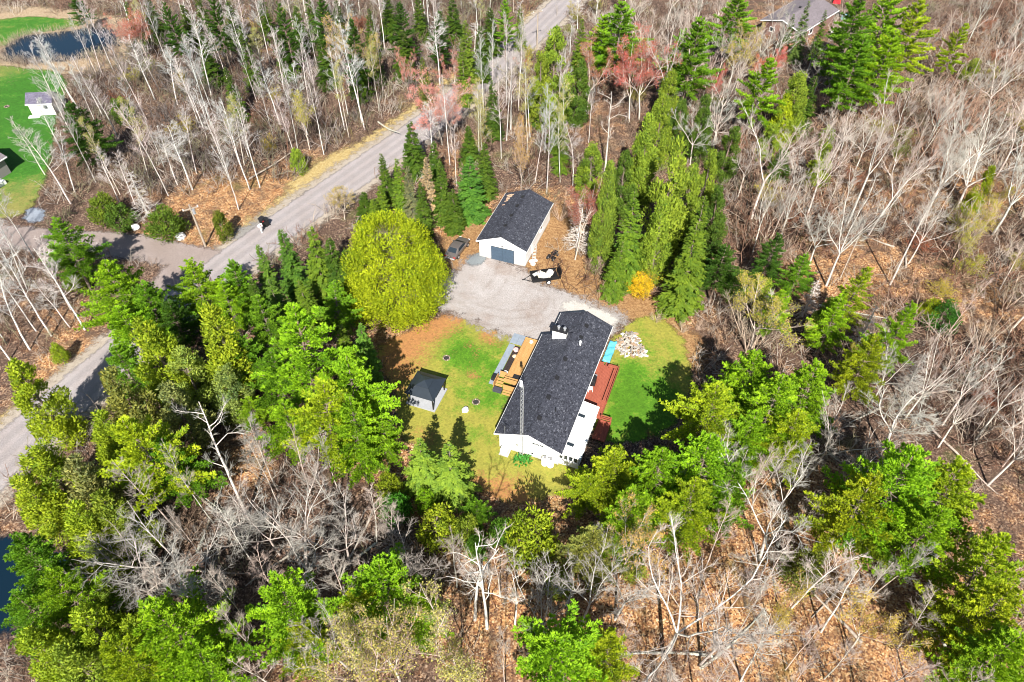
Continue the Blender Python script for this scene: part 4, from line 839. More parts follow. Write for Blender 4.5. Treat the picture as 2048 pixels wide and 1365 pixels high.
def make_cedar(seed, H=10., Rr=2.4, n=4200, roundness=.55, low=.04, inner=.5):
    rg = np.random.default_rng(seed); tr, _, _ = polyline((0, 0, 0), (0, 0, 1), H*.95, .02*H, .02, 6, rg, .012, .02)
    nl = int((46 + 9*Rr*H/8)*(2.2 if inner > .6 else 1)); lt = rg.uniform(low, .97, nl); la = rg.uniform(0, 6.283, nl); C, D, T, NV = [], [], [], []
    def prof(t): return np.clip(1 - t, 0, 1)**roundness*np.clip((t + .12)/.4, 0, 1)**.45
    w = (prof(lt) + .12); cnt = (n*w/w.sum()).astype(int); limbs = []
    for t, a, c in zip(lt, la, cnt):
        r = Rr*prof(t)*rg.uniform(inner, .98); ctr = np.array([r*math.cos(a), r*math.sin(a), t*H]); sz = (.16*Rr + .26)*rg.uniform(.65, 1.3)*(1 - .45*t)
        v = unit(rg.normal(0, 1, (c, 3))); rad = rg.uniform(.3, 1, (c, 1))**.4; P = ctr + v*rad*[sz, sz, sz*1.5]; P[:, 2] = np.clip(P[:, 2], .05, H); out = P.copy(); out[:, 2] = 0; out = unit(out)
        C.append(P); NV.append(v); D.append(np.cross(v, rg.normal(0, 1, (c, 3)))*.5 + v*.3 + [0, 0, .7]); T.append(np.clip(.5 + rg.normal(0, .13) + .0*t, .2, .8) + rg.normal(0, .15, c)); limbs.append((0, 0, max(.1, t*H - .8), *ctr, .03, .012))
    C, D, T = np.concatenate(C), np.concatenate(D), np.concatenate(T); out = C.copy(); out[:, 2] = 0; out = unit(out)
    N = np.concatenate(NV) + out*.25 + [0, 0, .2] + rg.normal(0, .3, C.shape)
    return tube_mesh('cedar_trunk', [(tr, 7), (limbs, 3)]), leaf_mesh('cedar_crown', C, D, N, rg.uniform(.2, .38, len(C)), rg.uniform(.08, .15, len(C)), T), H, Rr
def bare_parts(seed, kind, H, sp):
    rg = np.random.default_rng(seed); TR, BR, TW, tips = [], [], [], []
    def twigs(sg, n, L, r, lvl):
        for _ in range(n):
            t = rg.uniform(.25, 1); p, d = pts_on(sg, min(t, .999)); dd = rot_from(d, R(rg.uniform(22, 52)), rg.uniform(0, 6.283)); dd[2] += .22; dd /= np.linalg.norm(dd); l = L*rg.uniform(.55, 1.15)*(1.15 - .5*t)
            s2, e, de = polyline(p, dd, l, r, r*.55, 2, rg, .14, .05)
            if lvl > 0: BR.extend(s2) if lvl > 1 else TW.extend(s2); twigs(s2, int(rg.integers(5, 8)), L*.55, max(r*.6, .0075), lvl-1)
            else: TW.extend(s2); tips.append(e); tips.append((p+e)/2)
    if kind == 'aspen':
        sg, e, d = polyline((0, 0, 0), (rg.normal(0, .03), rg.normal(0, .03), 1), H,   .0055*H + .015, .016, 9, rg, .03, .03); TR += sg
        nb = int(rg.integers(17, 24))
        for i in range(nb):
            t = .42 + .56*(i + rg.random())/nb; p, d = pts_on(sg, min(t, .995)); dd = rot_from(d, R(rg.uniform(32, 58)), rg.uniform(0, 6.283)); L = (sp*1.05*(1 - t)**.6 + .5)*rg.uniform(.65, 1.2)
            s2, _, _ = polyline(p, dd, L, .013 + .007*L, .01, 3, rg, .1, .12); BR += s2; twigs(s2, int(rg.integers(6, 9)), L*.46, .0125, 1)
    elif kind == 'maple':
        ht = H*rg.uniform(.26, .4); sg, e, d = polyline((0, 0, 0), (rg.normal(0, .05), rg.normal(0, .05), 1), ht, .008*H + .025, .007*H, 4, rg, .03, .02); TR += sg; nl = int(rg.integers(3, 6)); a0 = rg.uniform(0, 6)
        for i in range(nl):
            dd = rot_from(d, R(rg.uniform(12, 40)), a0 + i*6.283/nl + rg.normal(0, .3)); L = (H - ht)*rg.uniform(.8, 1.05); s2, _, _ = polyline(e, dd, L, .0042*H, .012, 7, rg, .13, .05); TR += s2
            for j in range(int(rg.integers(8, 12))):
                t = .15 + .84*(j + rg.random())/11; p, d2 = pts_on(s2, min(t, .99)); d3 = rot_from(d2, R(rg.uniform(30, 58)), rg.uniform(0, 6.283)); d3[2] += .1; d3 /= np.linalg.norm(d3); l3 = sp*.62*(1.15 - .7*t)*rg.uniform(.6, 1.2)
                s3, _, _ = polyline(p, d3, l3, .014 + .007*l3, .011, 3, rg, .15, .07); BR += s3; twigs(s3, int(rg.integers(6, 9)), l3*.5, .012, 1)
    elif kind == 'snag':
        sg, e, d = polyline((0, 0, 0), (rg.normal(0, .03), rg.normal(0, .03), 1), H, .010*H + .03, .03, 8, rg, .05, .02); TR += sg
        for i in range(13):
            t = .38 + .6*(i + rg.random())/13; p, d = pts_on(sg, min(t, .99)); dd = rot_from(d, R(rg.uniform(35, 70)), rg.uniform(0, 6.283)); L = sp*rg.uniform(.35, 1.0)*(1.2 - .6*t)
            s2, _, _ = polyline(p, dd, L, .02 + .009*L, .014, 4, rg, .22, .1); TR += s2; twigs(s2, 6, L*.45, .014, 1)
    elif kind == 'brush':
        for i in range(int(rg.integers(11, 16))):
            a = rg.uniform(0, 6.283); el = rg.uniform(.1, .62); dd = np.array([math.cos(a)*math.sin(el), math.sin(a)*math.sin(el), math.cos(el)]); L = H*rg.uniform(.65, 1.02)
            s2, _, _ = polyline((.25*math.cos(a), .25*math.sin(a), 0), dd, L, .006*H + .012, .012, 5, rg, .06, .03); TR += s2; twigs(s2, int(rg.integers(6, 10)), sp*.42, .013, 1)
    elif kind == 'deadspruce':
        sg, _, _ = polyline((0, 0, 0), (0, 0, 1), H, .012*H + .02, .015, 6, rg, .012, .02); TR += sg; z = .12*H
        while z < .98*H:
            t = z/H
            for b in range(5):
                a = rg.uniform(0, 6.283); L = sp*(1 - t)**.8*rg.uniform(.5, 1.1) + .15; s2, _, _ = polyline((0, 0, z), (math.cos(a), math.sin(a), rg.uniform(-.25, .15)), L, .022, .01, 2, rg, .1, -.05); BR += s2; twigs(s2, int(3 + L*3), .42*L + .15, .012, 0)
            z += .3
    return TR, BR, TW, np.array(tips), rg
def make_bare(seed, kind, H, sp, buds=0, bs=.16):
    TR, BR, TW, tips, rg = bare_parts(seed, kind, H, sp)
    trunk = tube_mesh(kind + '_trunk', [(TR, 6)]); crown = tube_mesh(kind + '_crown', [(BR, 4), (TW, 3)]); bm_ = None
    if buds:
        P = tips[rg.integers(0, len(tips), buds)] + rg.normal(0, .16, (buds, 3)); bm_ = leaf_mesh(kind + '_buds', P, rg.normal(0, 1, (buds, 3)) + [0, 0, .3], rg.normal(0, .6, (buds, 3)) + [0, -.3, .9], rg.uniform(bs*.6, bs*1.3, buds), rg.uniform(bs*.5, bs, buds), rg.normal(.5, .2, buds), BUD)
    return trunk, crown, H, sp*.85, bm_

VAR = {
 'pine': [make_pine(11 + i, 16, 5, zf) for i, zf in enumerate((.25, .32, .22, .38, .28))],
 'spruce': [make_spruce(31 + i, 10, 1.9, dr) for i, dr in enumerate((-.3, -.2, -.4, -.25))],
 'yardspruce': [make_spruce(41, 8, 2.7, -.32, .75), make_spruce(42, 8, 2.7, -.25, .75)],
 'cedar': [make_cedar(51 + i, 10, 2.4, 11000, rn) for i, rn in enumerate((.6, .7, .5, .62))],
 'roundcedar': [make_cedar(61, 12, 6.6, 60000, .36, .02, .74), make_cedar(62, 4, 2, 3400, .4, .1), make_cedar(63, 4, 2, 3400, .36, .1)],
 'aspen': [make_bare(71 + i, 'aspen', 15, 2.9) for i in range(7)],
 'greenaspen': [make_bare(81 + i, 'aspen', 15, 2.7, 2400, .12) for i in range(3)],
 'maple': [make_bare(91 + i, 'maple', 15, 4.6) for i in range(6)],
 'redmaple': [make_bare(101 + i, 'maple', 11, 3.4, 7000, .11) for i in range(3)],
 'budmaple': [make_bare(111 + i, 'maple', 11, 3.8, 4200, .13) for i in range(3)],
 'snag': [make_bare(121 + i, 'snag', 13, 3.8) for i in range(3)],
 'brush': [make_bare(131 + i, 'brush', 6, 2.6) for i in range(3)],
 'budbrush': [make_bare(141 + i, 'brush', 5, 2.4, 1800, .14) for i in range(3)],
 'deadspruce': [make_bare(151 + i, 'deadspruce', 8, 1.6) for i in range(2)],
}
VAR['roundbush'] = VAR['roundcedar'][1:]; VAR['roundcedar'] = VAR['roundcedar'][:1]
# ------------------------------------------------------------------ planting
PRNG = random.Random(2024); TREES = []; SPOTS = []
PB, PM, PD, PY = (.215, .4, .018), (.14, .3, .02), (.05, .125, .016), (.31, .42, .022)
CY, CG, CD = (.26, .36, .026), (.205, .3, .036), (.085, .16, .024)
SD, SM, SL_ = (.062, .12, .015), (.11, .19, .02), (.17, .28, .035)
ASP, WHT, GRY, BRN = (.46, .44, .42), (.56, .53, .49), (.33, .3, .28), (.33, .22, .165)
NAMES = {'yardspruce': 'spruce_tree', 'pine': 'pine_tree', 'spruce': 'spruce_tree', 'cedar': 'cedar_tree', 'roundcedar': 'cedar_tree', 'roundbush': 'cedar_bush', 'aspen': 'aspen_tree', 'greenaspen': 'aspen_tree', 'maple': 'maple_tree', 'redmaple': 'maple_tree', 'budmaple': 'maple_tree', 'snag': 'dead_tree', 'brush': 'bare_shrub', 'budbrush': 'budding_shrub', 'deadspruce': 'dead_spruce'}
def jitter(c, a=.1):
    k = PRNG.uniform(1-a, 1+a); return (c[0]*k*PRNG.uniform(1-a*.6, 1+a*.6), c[1]*k, c[2]*k)
def plant(kind, x, y, h, r=None, leaf=None, bark=GRY, twig=None, desc='', label=None, var=None, lean=True):
    v = VAR[kind][PRNG.randrange(len(VAR[kind])) if var is None else var]; H0, R0 = v[2], v[3]
    root = empty(NAMES[kind], (x, y, -.03), PRNG.uniform(0, 6.283)); s = h/H0; sr = s if r is None else r/R0; root.scale = (sr, sr, s)
    if lean: root.rotation_euler = (PRNG.gauss(0, .02), PRNG.gauss(0, .02), root.rotation_euler[2])
    t = link('trunk', v[0], root); t.color = (*jitter(bark, .12), 1)
    c = link('crown', v[1], root); c.color = (*(jitter(leaf) if len(v) == 4 else jitter(twig or bark, .12)), 1)
    if len(v) == 5 and v[4]:
        b = link('buds', v[4], root); b.color = (*jitter(leaf, .1), 1)
    u_, v_ = pr(x, y, h*.6); bu, bv = pr(x, y, 0)
    TREES.append(dict(o=root, desc=desc, label=label, u=u_, v=v_, bu=bu, bv=bv, h=h, kind=kind)); SPOTS.append((x, y, kind)); return root
def tip(kind, u, v, h, r=None, leaf=None, desc='', label=None, bark=(.2, .16, .13), **k):
    x, y = at(u, v, h); return plant(kind, x, y, h, r, leaf, bark, None, desc, label, **k)
def base(kind, u, v, tv, r=None, leaf=None, bark=ASP, twig=None, desc='', label=None, **k):
    x, y = at(u, v); return plant(kind, x, y, height_for(x, y, tv), r, leaf, bark, twig, desc, label, **k)

# --- conifers one by one
tip('roundcedar', 772, 452, 12.0, 7.2, (.27, .36, .016), label='huge round golden green cedar between the gazebo and the parked car', lean=False)
for u, v, h, r, c, d in [
 (142, 205, 11, 4.2, PD, 'dark green pine'), (100, 438, 11, 4, PM, 'mid green pine'), (200, 528, 13, 5, PB, 'bright green pine'), (275, 565, 11, 4, PM, 'mid green pine'), (240, 610, 10, 4, PB, 'bright green pine'),
 (372, 522, 11, 3.8, PB, 'bright green pine'), (452, 528, 10, 3.3, PM, 'mid green pine'), (585, 632, 16, 5.6, PB, 'bright green pine'), (682, 715, 15, 4.3, PB, 'bright green pine'), (625, 760, 14, 4.8, PY, 'lime green pine'), (690, 800, 13, 3.6, PB, 'bright green pine'), (660, 565, 9, 3, PM, 'mid green pine'),
 (520, 600, 11, 3.5, PM, 'mid green pine'), (470, 665, 10, 3, PM, 'mid green pine'), (230, 690, 9, 3, PM, 'mid green pine'), (440, 565, 9, 3, PB, 'bright green pine'), (560, 800, 10, 3.4, PB, 'bright green pine'), (535, 700, 11, 3.2, PM, 'mid green pine'), (330, 600, 9, 3, PD, 'dark green pine'), (760, 850, 8, 2.6, PB, 'bright green pine'),
 (492, 795, 5, 2.3, PB, 'bright green pine'), (262, 840, 14, 4.6, PY, 'lime green pine'), (330, 870, 11, 3.4, PM, 'mid green pine'), (95, 1145, 11, 3.2, PB, 'bright green pine'), (18, 1090, 10, 3.2, PM, 'mid green pine'), (25, 1185, 9, 3, PM, 'mid green pine'), (300, 1200, 14, 5.2, PB, 'bright green pine'), (230, 1270, 12, 3.6, PY, 'lime green pine'), (370, 1290, 11, 3.2, PB, 'bright green pine'),
 (552, 1168, 13, 4.1, PB, 'bright green pine'), (590, 1250, 10, 2.6, PY, 'lime green pine'), (758, 1148, 12, 4.7, PB, 'bright green pine'), (705, 1200, 10, 3.5, PY, 'lime green pine'), (830, 1190, 9, 2.5, PB, 'bright green pine'), (1140, 1258, 14, 5.0, PB, 'bright green pine'), (1215, 1290, 11, 3, PY, 'lime green pine'),
 (1185, 1062, 9, 3.3, (.24, .28, .07), 'pale green pine'), (1245, 905, 9, 4.2, PY, 'lime green pine'), (1320, 910, 10, 4, PB, 'bright green pine'), (1185, 950, 6, 3, PY, 'lime green pine'), (1290, 985, 11, 3.6, PB, 'bright green pine'), (1420, 880, 13, 4.6, PB, 'bright green pine'), (1395, 960, 11, 3.8, PY, 'lime green pine'), (1470, 930, 11, 3.3, PM, 'mid green pine'),
 (1520, 700, 12, 4.2, PB, 'bright green pine'), (1440, 770, 12, 4.4, PY, 'lime green pine'), (1560, 765, 13, 4.4, PB, 'bright green pine'), (1635, 725, 12, 4, PB, 'bright green pine'), (1610, 820, 11, 3.6, PY, 'lime green pine'), (1500, 830, 10, 3.6, PB, 'bright green pine'),
 (1725, 530, 11, 2.7, PY, 'lime green pine'), (1690, 590, 10, 2.6, PB, 'bright green pine'), (1820, 603, 12, 2.9, PB, 'bright green pine'), (1760, 670, 11, 3.2, PY, 'lime green pine'), (1570, 580, 9, 2.6, PB, 'bright green pine'), (1450, 492, 9, 3, PD, 'dark green pine'), (1553, 470, 9, 2.6, PD, 'dark green pine'), (1610, 505, 8, 2.6, PM, 'mid green pine'),
 (1250, 2, 15, 6.2, PM, 'mid green pine'), (1205, 30, 12, 4.4, PB, 'bright green pine'), (1395, 35, 17, 4.8, PM, 'mid green pine'), (1360, 60, 13, 4.0, PM, 'dark green pine'), (1478, -15, 14, 5, PM, 'mid green pine'), (1535, 112, 15, 4.4, PB, 'bright green pine'), (1735, -15, 18, 6, PM, 'mid green pine'), (1800, -30, 18, 6, PB, 'bright green pine'), (1855, 5, 17, 5, PY, 'lime green pine'), (1730, 70, 16, 4.6, PM, 'mid green pine'), (1790, 60, 16, 5, PB, 'bright green pine'), (1930, 45, 12, 3, PY, 'lime green pine'),
 (1850, 895, 16, 5.6, PB, 'bright green pine'), (1760, 950, 14, 4.2, PY, 'lime green pine'), (1950, 930, 14, 4.6, PY, 'lime green pine'), (1890, 1010, 13, 4, PB, 'bright green pine'), (2025, 1090, 13, 3.6, PY, 'lime green pine'), (2020, 1190, 13, 4.2, PY, 'lime green pine'), (2035, 1275, 12, 4, PB, 'bright green pine'),
 (950, 1000, 5, 1.8, PM, 'mid green pine'), (700, 35, 14, 2.8, PD, 'dark green pine'), (560, 5, 14, 2.8, PD, 'dark green pine'), (640, -5, 14, 3, PD, 'dark green pine'), (420, -5, 14, 3, PD, 'dark green pine'), (330, 5, 12, 2.6, PD, 'dark green pine'), (800, 5, 13, 3, PD, 'dark green pine'), (870, 20, 12, 2.4, PD, 'dark green pine'), (150, -5, 7, 3, PD, 'dark green pine'), (1010, 0, 11, 2.4, PM, 'mid green pine')]:
    tip('pine', u, v, h, r, c, d)
for u, v, h, r, c, d in [
 (764, 308, 8, 1.5, SD, 'dark green spruce'), (790, 320, 9, 1.6, SM, 'green spruce'), (812, 330, 9.5, 1.5, (.15, .17, .09), 'greyish green spruce'), (838, 366, 8.5, 1.6, SD, 'dark green spruce'), (876, 322, 10, 1.9, SD, 'dark green spruce'), (850, 314, 10.5, 1.7, (.33, .25, .17), 'dead brown spruce'), (905, 378, 7, 1.7, SD, 'dark green spruce'), (935, 316, 9.5, 2.9, (.075, .19, .03), 'broad green spruce'), (758, 372, 6, 1.5, SM, 'green spruce'), (725, 385, 5.5, 1.8, SD, 'dark green spruce'), (745, 400, 5, 1.6, SM, 'green spruce'),
 (818, 243, 9, 2.2, SD, 'dark green spruce'), (864, 282, 8, 1.7, SD, 'dark green spruce'), (985, 160, 10, 1.9, SD, 'dark green spruce'), (936, 250, 7, 1.9, SD, 'dark green spruce'), (968, 284, 9, 2.0, SD, 'dark green spruce'), (1120, 195, 9, 2.0, SM, 'green spruce'), (1075, 145, 9, 2.0, SD, 'dark green spruce'), (1125, 260, 7, 1.8, SM, 'green spruce'),
 (513, 487, 9, 1.6, (.09, .18, .025), 'green spruce'), (561, 458, 11, 2.2, (.085, .18, .025), 'green spruce'), (615, 453, 11.5, 2.3, SM, 'green spruce'), (655, 476, 10, 2.2, SD, 'dark green spruce'), (690, 500, 9, 2.2, SD, 'dark green spruce'), (540, 560, 9, 2, (.1, .19, .03), 'green spruce'), (600, 560, 8, 2, SM, 'green spruce'), (505, 560, 8, 1.8, SD, 'dark green spruce'),
 (714, 645, 9, 1.8, (.1, .21, .03), 'green spruce'), (678, 655, 8, 1.7, SM, 'green spruce'), 
 (1275, 385, 14, 2.6, SM, 'green spruce'), (1398, 440, 14, 2.9, SM, 'green spruce'), (1412, 395, 13, 2.2, SM, 'green spruce'), (1240, 480, 9, 1.8, SM, 'green spruce'),
 (1622, 3, 11, 1.9, (.09, .15, .04), 'green spruce'), (1588, 28, 8, 1.5, SD, 'dark green spruce'), (1655, 22, 9, 1.6, SD, 'dark green spruce'), (1630, 150, 10, 2.2, SD, 'dark green spruce'), (1165, 35, 12, 2, SM, 'green spruce'),
 (930, 40, 11, 2.3, (.12, .19, .025), 'yellowish spruce'), (925, 95, 10, 1.8, SM, 'green spruce'), (960, 50, 10, 2, SD, 'dark green spruce'), (845, 115, 9, 1.8, (.12, .18, .03), 'yellowish spruce'), (1040, 15, 8, 1.6, SM, 'green spruce'), (740, 60, 10, 1.8, SD, 'dark green spruce'), (480, 60, 11, 2, SD, 'dark green spruce')] + [(u_, v_, 9 + (u_ % 5), 1.9 + (u_ % 3)*.3, SD, 'dark green spruce') for u_, v_ in ((250, 2), (290, -8), (365, 8), (390, -15), (455, 2), (520, -12), (590, 12), (612, -20), (670, 0), (735, 18), (770, -14), (835, -12), (905, -4), (560, 60), (640, 75), (400, 70), (980, 15), (710, 95), (450, 135), (800, 60))]:
    tip('spruce', u, v, h, r, c, d)
for u, v, h, r in ((838, 878, 8, 2.6), (893, 888, 8.5, 2.9)): tip('yardspruce', u, v, h, r, SL_, 'pale green spruce')
for u, v, h, r, c, d in [
 (415, 612, 14, 3.3, CY, 'golden green cedar'), (283, 638, 13, 3.2, CY, 'golden green cedar'), (24, 728, 12, 2.8, CY, 'golden green cedar'), (215, 742, 13, 3, (.2, .235, .06), 'pale green cedar'), (190, 830, 10, 2.6, CY, 'golden green cedar'), (70, 900, 10, 3, CY, 'golden green cedar'), (140, 925, 11, 3, (.21, .24, .09), 'pale green cedar'), (35, 955, 9, 2.6, CY, 'golden green cedar'), (130, 1010, 10, 2.8, CY, 'golden green cedar'), (195, 985, 10, 2.6, CG, 'green cedar'), (175, 1050, 8, 2.2, CY, 'golden green cedar'),
 (350, 700, 10, 3, (.22, .3, .06), 'pale green cedar'), (330, 770, 10, 2.8, (.25, .3, .11), 'pale green cedar'), (445, 740, 8, 2.4, (.22, .29, .08), 'pale green cedar'),
 (50, 1265, 9, 2.6, CY, 'golden green cedar'), (150, 1225, 10, 2.8, CY, 'golden green cedar'), (110, 1300, 9, 2.6, CG, 'green cedar'), (200, 1175, 6, 1.8, CG, 'green cedar'),
 (1222, 323, 16, 2.1, (.17, .25, .035), 'tall slender lime cedar'), (1298, 230, 15, 3, CG, 'green cedar'), (1355, 283, 18, 3.3, CG, 'tall green cedar'), (1188, 288, 9, 2.4, CG, 'green cedar'), (1330, 400, 13, 2.6, CG, 'green cedar'), (1255, 300, 11, 2.2, CD, 'dark green cedar'),
 (1112, 55, 16, 3.6, CG, 'tall green cedar'), (1085, 105, 13, 2.6, CG, 'green cedar'), (1605, 150, 12, 3, CG, 'green cedar'), (1580, 190, 9, 2.4, PY, 'lime cedar'), (1345, 140, 10, 2.2, CG, 'green cedar'), (1365, 200, 9, 2, CD, 'dark green cedar'),
 (1550, 250, 6, 2, CG, 'green cedar'), (1665, 600, 7, 1.9, CG, 'green cedar'), (1990, 330, 8, 1.6, CY, 'golden green cedar'), (1425, 300, 12, 2.3, CG, 'green cedar'), (1445, 375, 10, 2.2, CD, 'dark green cedar'), (1388, 330, 13, 2.3, CG, 'green cedar'), (1435, 445, 9, 2.2, CD, 'dark green cedar'), (1330, 190, 12, 2.4, CG, 'green cedar'), (1420, 190, 11, 2.4, CD, 'dark green cedar'), (1465, 250, 9, 2.4, CD, 'dark green cedar'), (1160, 120, 11, 2.4, CD, 'dark green cedar'), (1655, 290, 7, 2.2, CG, 'green cedar'), (1570, 300, 6, 2.2, CD, 'dark green cedar')]:
    tip('cedar', u, v, h, r, c, d)
for u, v, h, r, c, d in [
 (772, 955, 3.5, 1.5, CY, 'golden green cedar bush'), (785, 998, 3.6, 1.8, (.06, .2, .02), 'vivid green cedar bush'), (848, 985, 3, 1.2, PB, 'bright green cedar bush'), (868, 1028, 5, 2.1, CY, 'golden green cedar bush'), (932, 1040, 4, 1.7, CG, 'green cedar bush'), (1068, 1035, 7, 2.9, CY, 'golden green cedar bush'), (1004, 1045, 4, 1.6, (.08, .2, .02), 'vivid green cedar bush'), (950, 1075, 4, 1.2, (.08, .2, .02), 'vivid green cedar bush'),
 (195, 393, 4.5, 2.6, (.12, .18, .02), 'green cedar bush'), (228, 412, 3.6, 2.2, CD, 'dark green cedar bush'), (315, 420, 4.6, 2.9, (.09, .16, .02), 'broad green cedar bush'), (434, 425, 4.5, 1.3, (.12, .16, .02), 'narrow green cedar bush'), (232, 200, 4, 2, CD, 'dark green cedar bush'), (590, 300, 4, 1.4, CG, 'green cedar bush'),
 (1621, 1108, 5, 2.1, (.16, .2, .04), 'olive green cedar bush'), (1898, 612, 3.5, 2.3, (.05, .16, .02), 'vivid green cedar bush'), (1870, 600, 3, 1.3, PY, 'lime cedar bush'), (105, 690, 3, 1.0, CY, 'golden green cedar bush'), (1480, 545, 4, 2, CD, 'dark green cedar bush'), (1530, 560, 4, 2, CG, 'green cedar bush'), (1660, 255, 3, 1.4, CG, 'green cedar bush'), (1950, 120, 4, 1.6, CG, 'green cedar bush'), (110, 500, 3, 1.6, CD, 'dark green cedar bush'), (140, 540, 3, 1.8, CG, 'green cedar bush'), (820, 1160, 3, 1.2, CG, 'green cedar bush'), (1270, 1120, 3, 1.4, CG, 'green cedar bush'), (1120, 1150, 3, 1.5, CG, 'green cedar bush')]:
    tip('roundbush', u, v, h, r, c, d)
x, y = at(1280, 585); plant('budbrush', x, y, 3.6, 2.2, (.55, .43, .03), (.3, .22, .1), None, label='bright yellow flowering bush at the clearing edge behind the house', var=0)
x, y = at(1275, 588); plant('roundbush', x, y, 3.1, 2.0, (.55, .42, .025), (.3, .22, .1), None, label='rounded yellow bush growing into the flowering bush behind the house', var=0)
for u, v, h, r, c in [(1635, 560, 6, 1.3, WHT), (1757, 612, 6.5, 1.4, WHT), (1860, 705, 7, 1.6, WHT), (1162, 395, 9, 1.8, (.6, .57, .53)), (1545, 580, 5, 1.2, ASP), (345, 790, 7, 2, ASP), (1800, 900, 6, 1.5, WHT), (505, 845, 5, 1.6, GRY), (255, 340, 8, 2, ASP)]:
    x, y = at(u, v, h); plant('deadspruce', x, y, h, r, None, c, c, 'dead silver grey spruce')

# --- bare and budding trees one by one: base point, tip row, crown radius
for u, v, tv, r, k in [(1502, 441, 215, 5.2, 'maple'), (1611, 441, 235, 3.6, 'maple'), (1693, 455, 140, 4.4, 'maple'), (1737, 470, 270, 4, 'maple'), (1837, 458, 175, 4.6, 'maple'), (1912, 420, 265, 5, 'maple'), (1985, 470, 250, 4.6, 'maple'), (1960, 250, 90, 3.6, 'maple'), (1210, 342, 195, 3.4, 'snag'), (1319, 256, 20, 3.0, 'maple'), (1545, 140, 10, 3, 'maple'), (1612, 150, 55, 2.6, 'maple'), (1652, 572, 330, 4, 'maple'), (1780, 570, 330, 3.4, 'aspen'), (1425, 300, 190, 3, 'maple'), (1380, 330, 200, 3, 'maple'), (1454, 185, 40, 3, 'maple')]:
    base(k, u, v, tv, r, None, WHT, (.46, .43, .39), 'white barked bare maple' if k == 'maple' else 'white bare tree')
for u, v, tv, r, k in [(1519, 1120, 960, 4.4, 'maple'), (1560, 1247, 1090, 2.6, 'aspen'), (1642, 1264, 1150, 2.6, 'aspen'), (1481, 1363, 1240, 2.4, 'aspen'), (1326, 1318, 1120, 5.2, 'maple'), (974, 1257, 1092, 3.2, 'snag'), (950, 1240, 1082, 3.2, 'snag'), (1030, 1250, 1160, 2.0, 'snag'), (1885, 850, 690, 3.0, 'maple'), (1765, 900, 770, 5, 'maple'), (495, 1035, 845, 3.4, 'snag'), (526, 1156, 1010, 2.2, 'aspen')]:
    base(k, u, v, tv, r, None, WHT, (.46, .43, .39), {'maple': 'spreading white bare maple', 'aspen': 'leaning white bare aspen', 'snag': 'gnarled dead white tree'}[k])
for u, v, tv, r in [(615, 1135, 990, 4.6), (640, 1200, 1040, 4.2), (400, 1200, 1060, 4.6), (330, 1215, 1090, 4.4), (445, 1245, 1100, 4.0), (700, 1130, 1000, 3.6), (820, 1190, 1060, 3.0), (1090, 1300, 1180, 3.4), (1160, 1260, 1140, 3.6), (1230, 1240, 1130, 3.4), (700, 1340, 1230, 3), (1400, 1330, 1180, 3.6), (560, 1110, 985, 3.4), (500, 1080, 990, 3.0), (300, 1160, 1060, 3)]:
    base('maple', u, v, tv, r, None, (.42, .385, .355), (.4, .365, .335), 'twiggy grey bare maple')
for u, v, tv, r, k, c, d in [(1174, 219, 75, 3.2, 'redmaple', (.4, .17, .11), 'rust red budding maple'), (1258, 246, 78, 3.6, 'redmaple', (.42, .13, .11), 'red budding maple'), (1278, 240, 65, 3.8, 'redmaple', (.45, .13, .13), 'red budding maple'), (885, 290, 148, 4.0, 'redmaple', (.58, .26, .27), 'pink budding maple'), (905, 300, 180, 2.6, 'redmaple', (.55, .3, .3), 'pink budding maple'), (912, 190, 108, 2, 'redmaple', (.48, .18, .17), 'red budding maple'), (820, 200, 95, 1.4, 'redmaple', (.5, .2, .19), 'red budding maple'), (300, 130, 25, 3, 'redmaple', (.4, .15, .13), 'red budding maple'), (1150, 520, 335, 2.8, 'redmaple', (.3, .11, .095), 'red budding maple'), (1535, 180, 80, 1.8, 'redmaple', (.5, .13, .13), 'red budding maple'), (1508, 190, 105, 2, 'redmaple', (.45, .17, .1), 'red budding maple'), (270, 110, 30, 2.6, 'redmaple', (.5, .2, .16), 'red budding maple'), (1415, 240, 130, 1.4, 'redmaple', (.5, .1, .1), 'red budding maple'),
    (1240, 1155, 1030, 2.4, 'budmaple', (.5, .38, .13), 'golden budding maple'), (1042, 400, 235, 1.8, 'budmaple', (.42, .3, .1), 'golden budding maple'), (1470, 190, 45, 2.6, 'budmaple', (.4, .36, .06), 'yellow green budding maple'), (1500, 700, 560, 3.8, 'budmaple', (.4, .36, .08), 'yellow green budding maple'), (800, 1365, 1240, 3.6, 'budmaple', (.4, .38, .13), 'yellow green budding maple'), (920, 1365, 1230, 3.4, 'budmaple', (.4, .38, .13), 'yellow green budding maple'), (740, 1400, 1270, 3.2, 'budmaple', (.42, .4, .14), 'yellow green budding maple'), (1935, 500, 400, 2.4, 'budmaple', (.4, .38, .03), 'yellow green budding maple'), (1905, 520, 440, 2.2, 'budmaple', (.38, .38, .03), 'yellow green budding maple'), (1700, 1300, 1210, 2.4, 'budmaple', (.45, .38, .1), 'golden budding maple'), (1540, 1260, 1180, 2, 'budmaple', (.42, .36, .08), 'golden budding maple'), (700, 190, 30, 3, 'budmaple', (.45, .38, .14), 'golden budding maple'), (740, 200, 40, 2.6, 'budmaple', (.42, .36, .12), 'golden budding maple'), (620, 300, 170, 2.4, 'budmaple', (.35, .35, .05), 'yellow green budding maple'), (1960, 440, 360, 2, 'budmaple', (.4, .36, .04), 'yellow green budding maple'), (690, 440, 372, 2.2, 'budmaple', (.4, .33, .1), 'golden budding maple'), (1700, 760, 700, 1.8, 'budmaple', (.36, .36, .05), 'yellow green budding maple')]:
    base(k, u, v, tv, r, c, (.52, .46, .4), (.45, .35, .3), d)
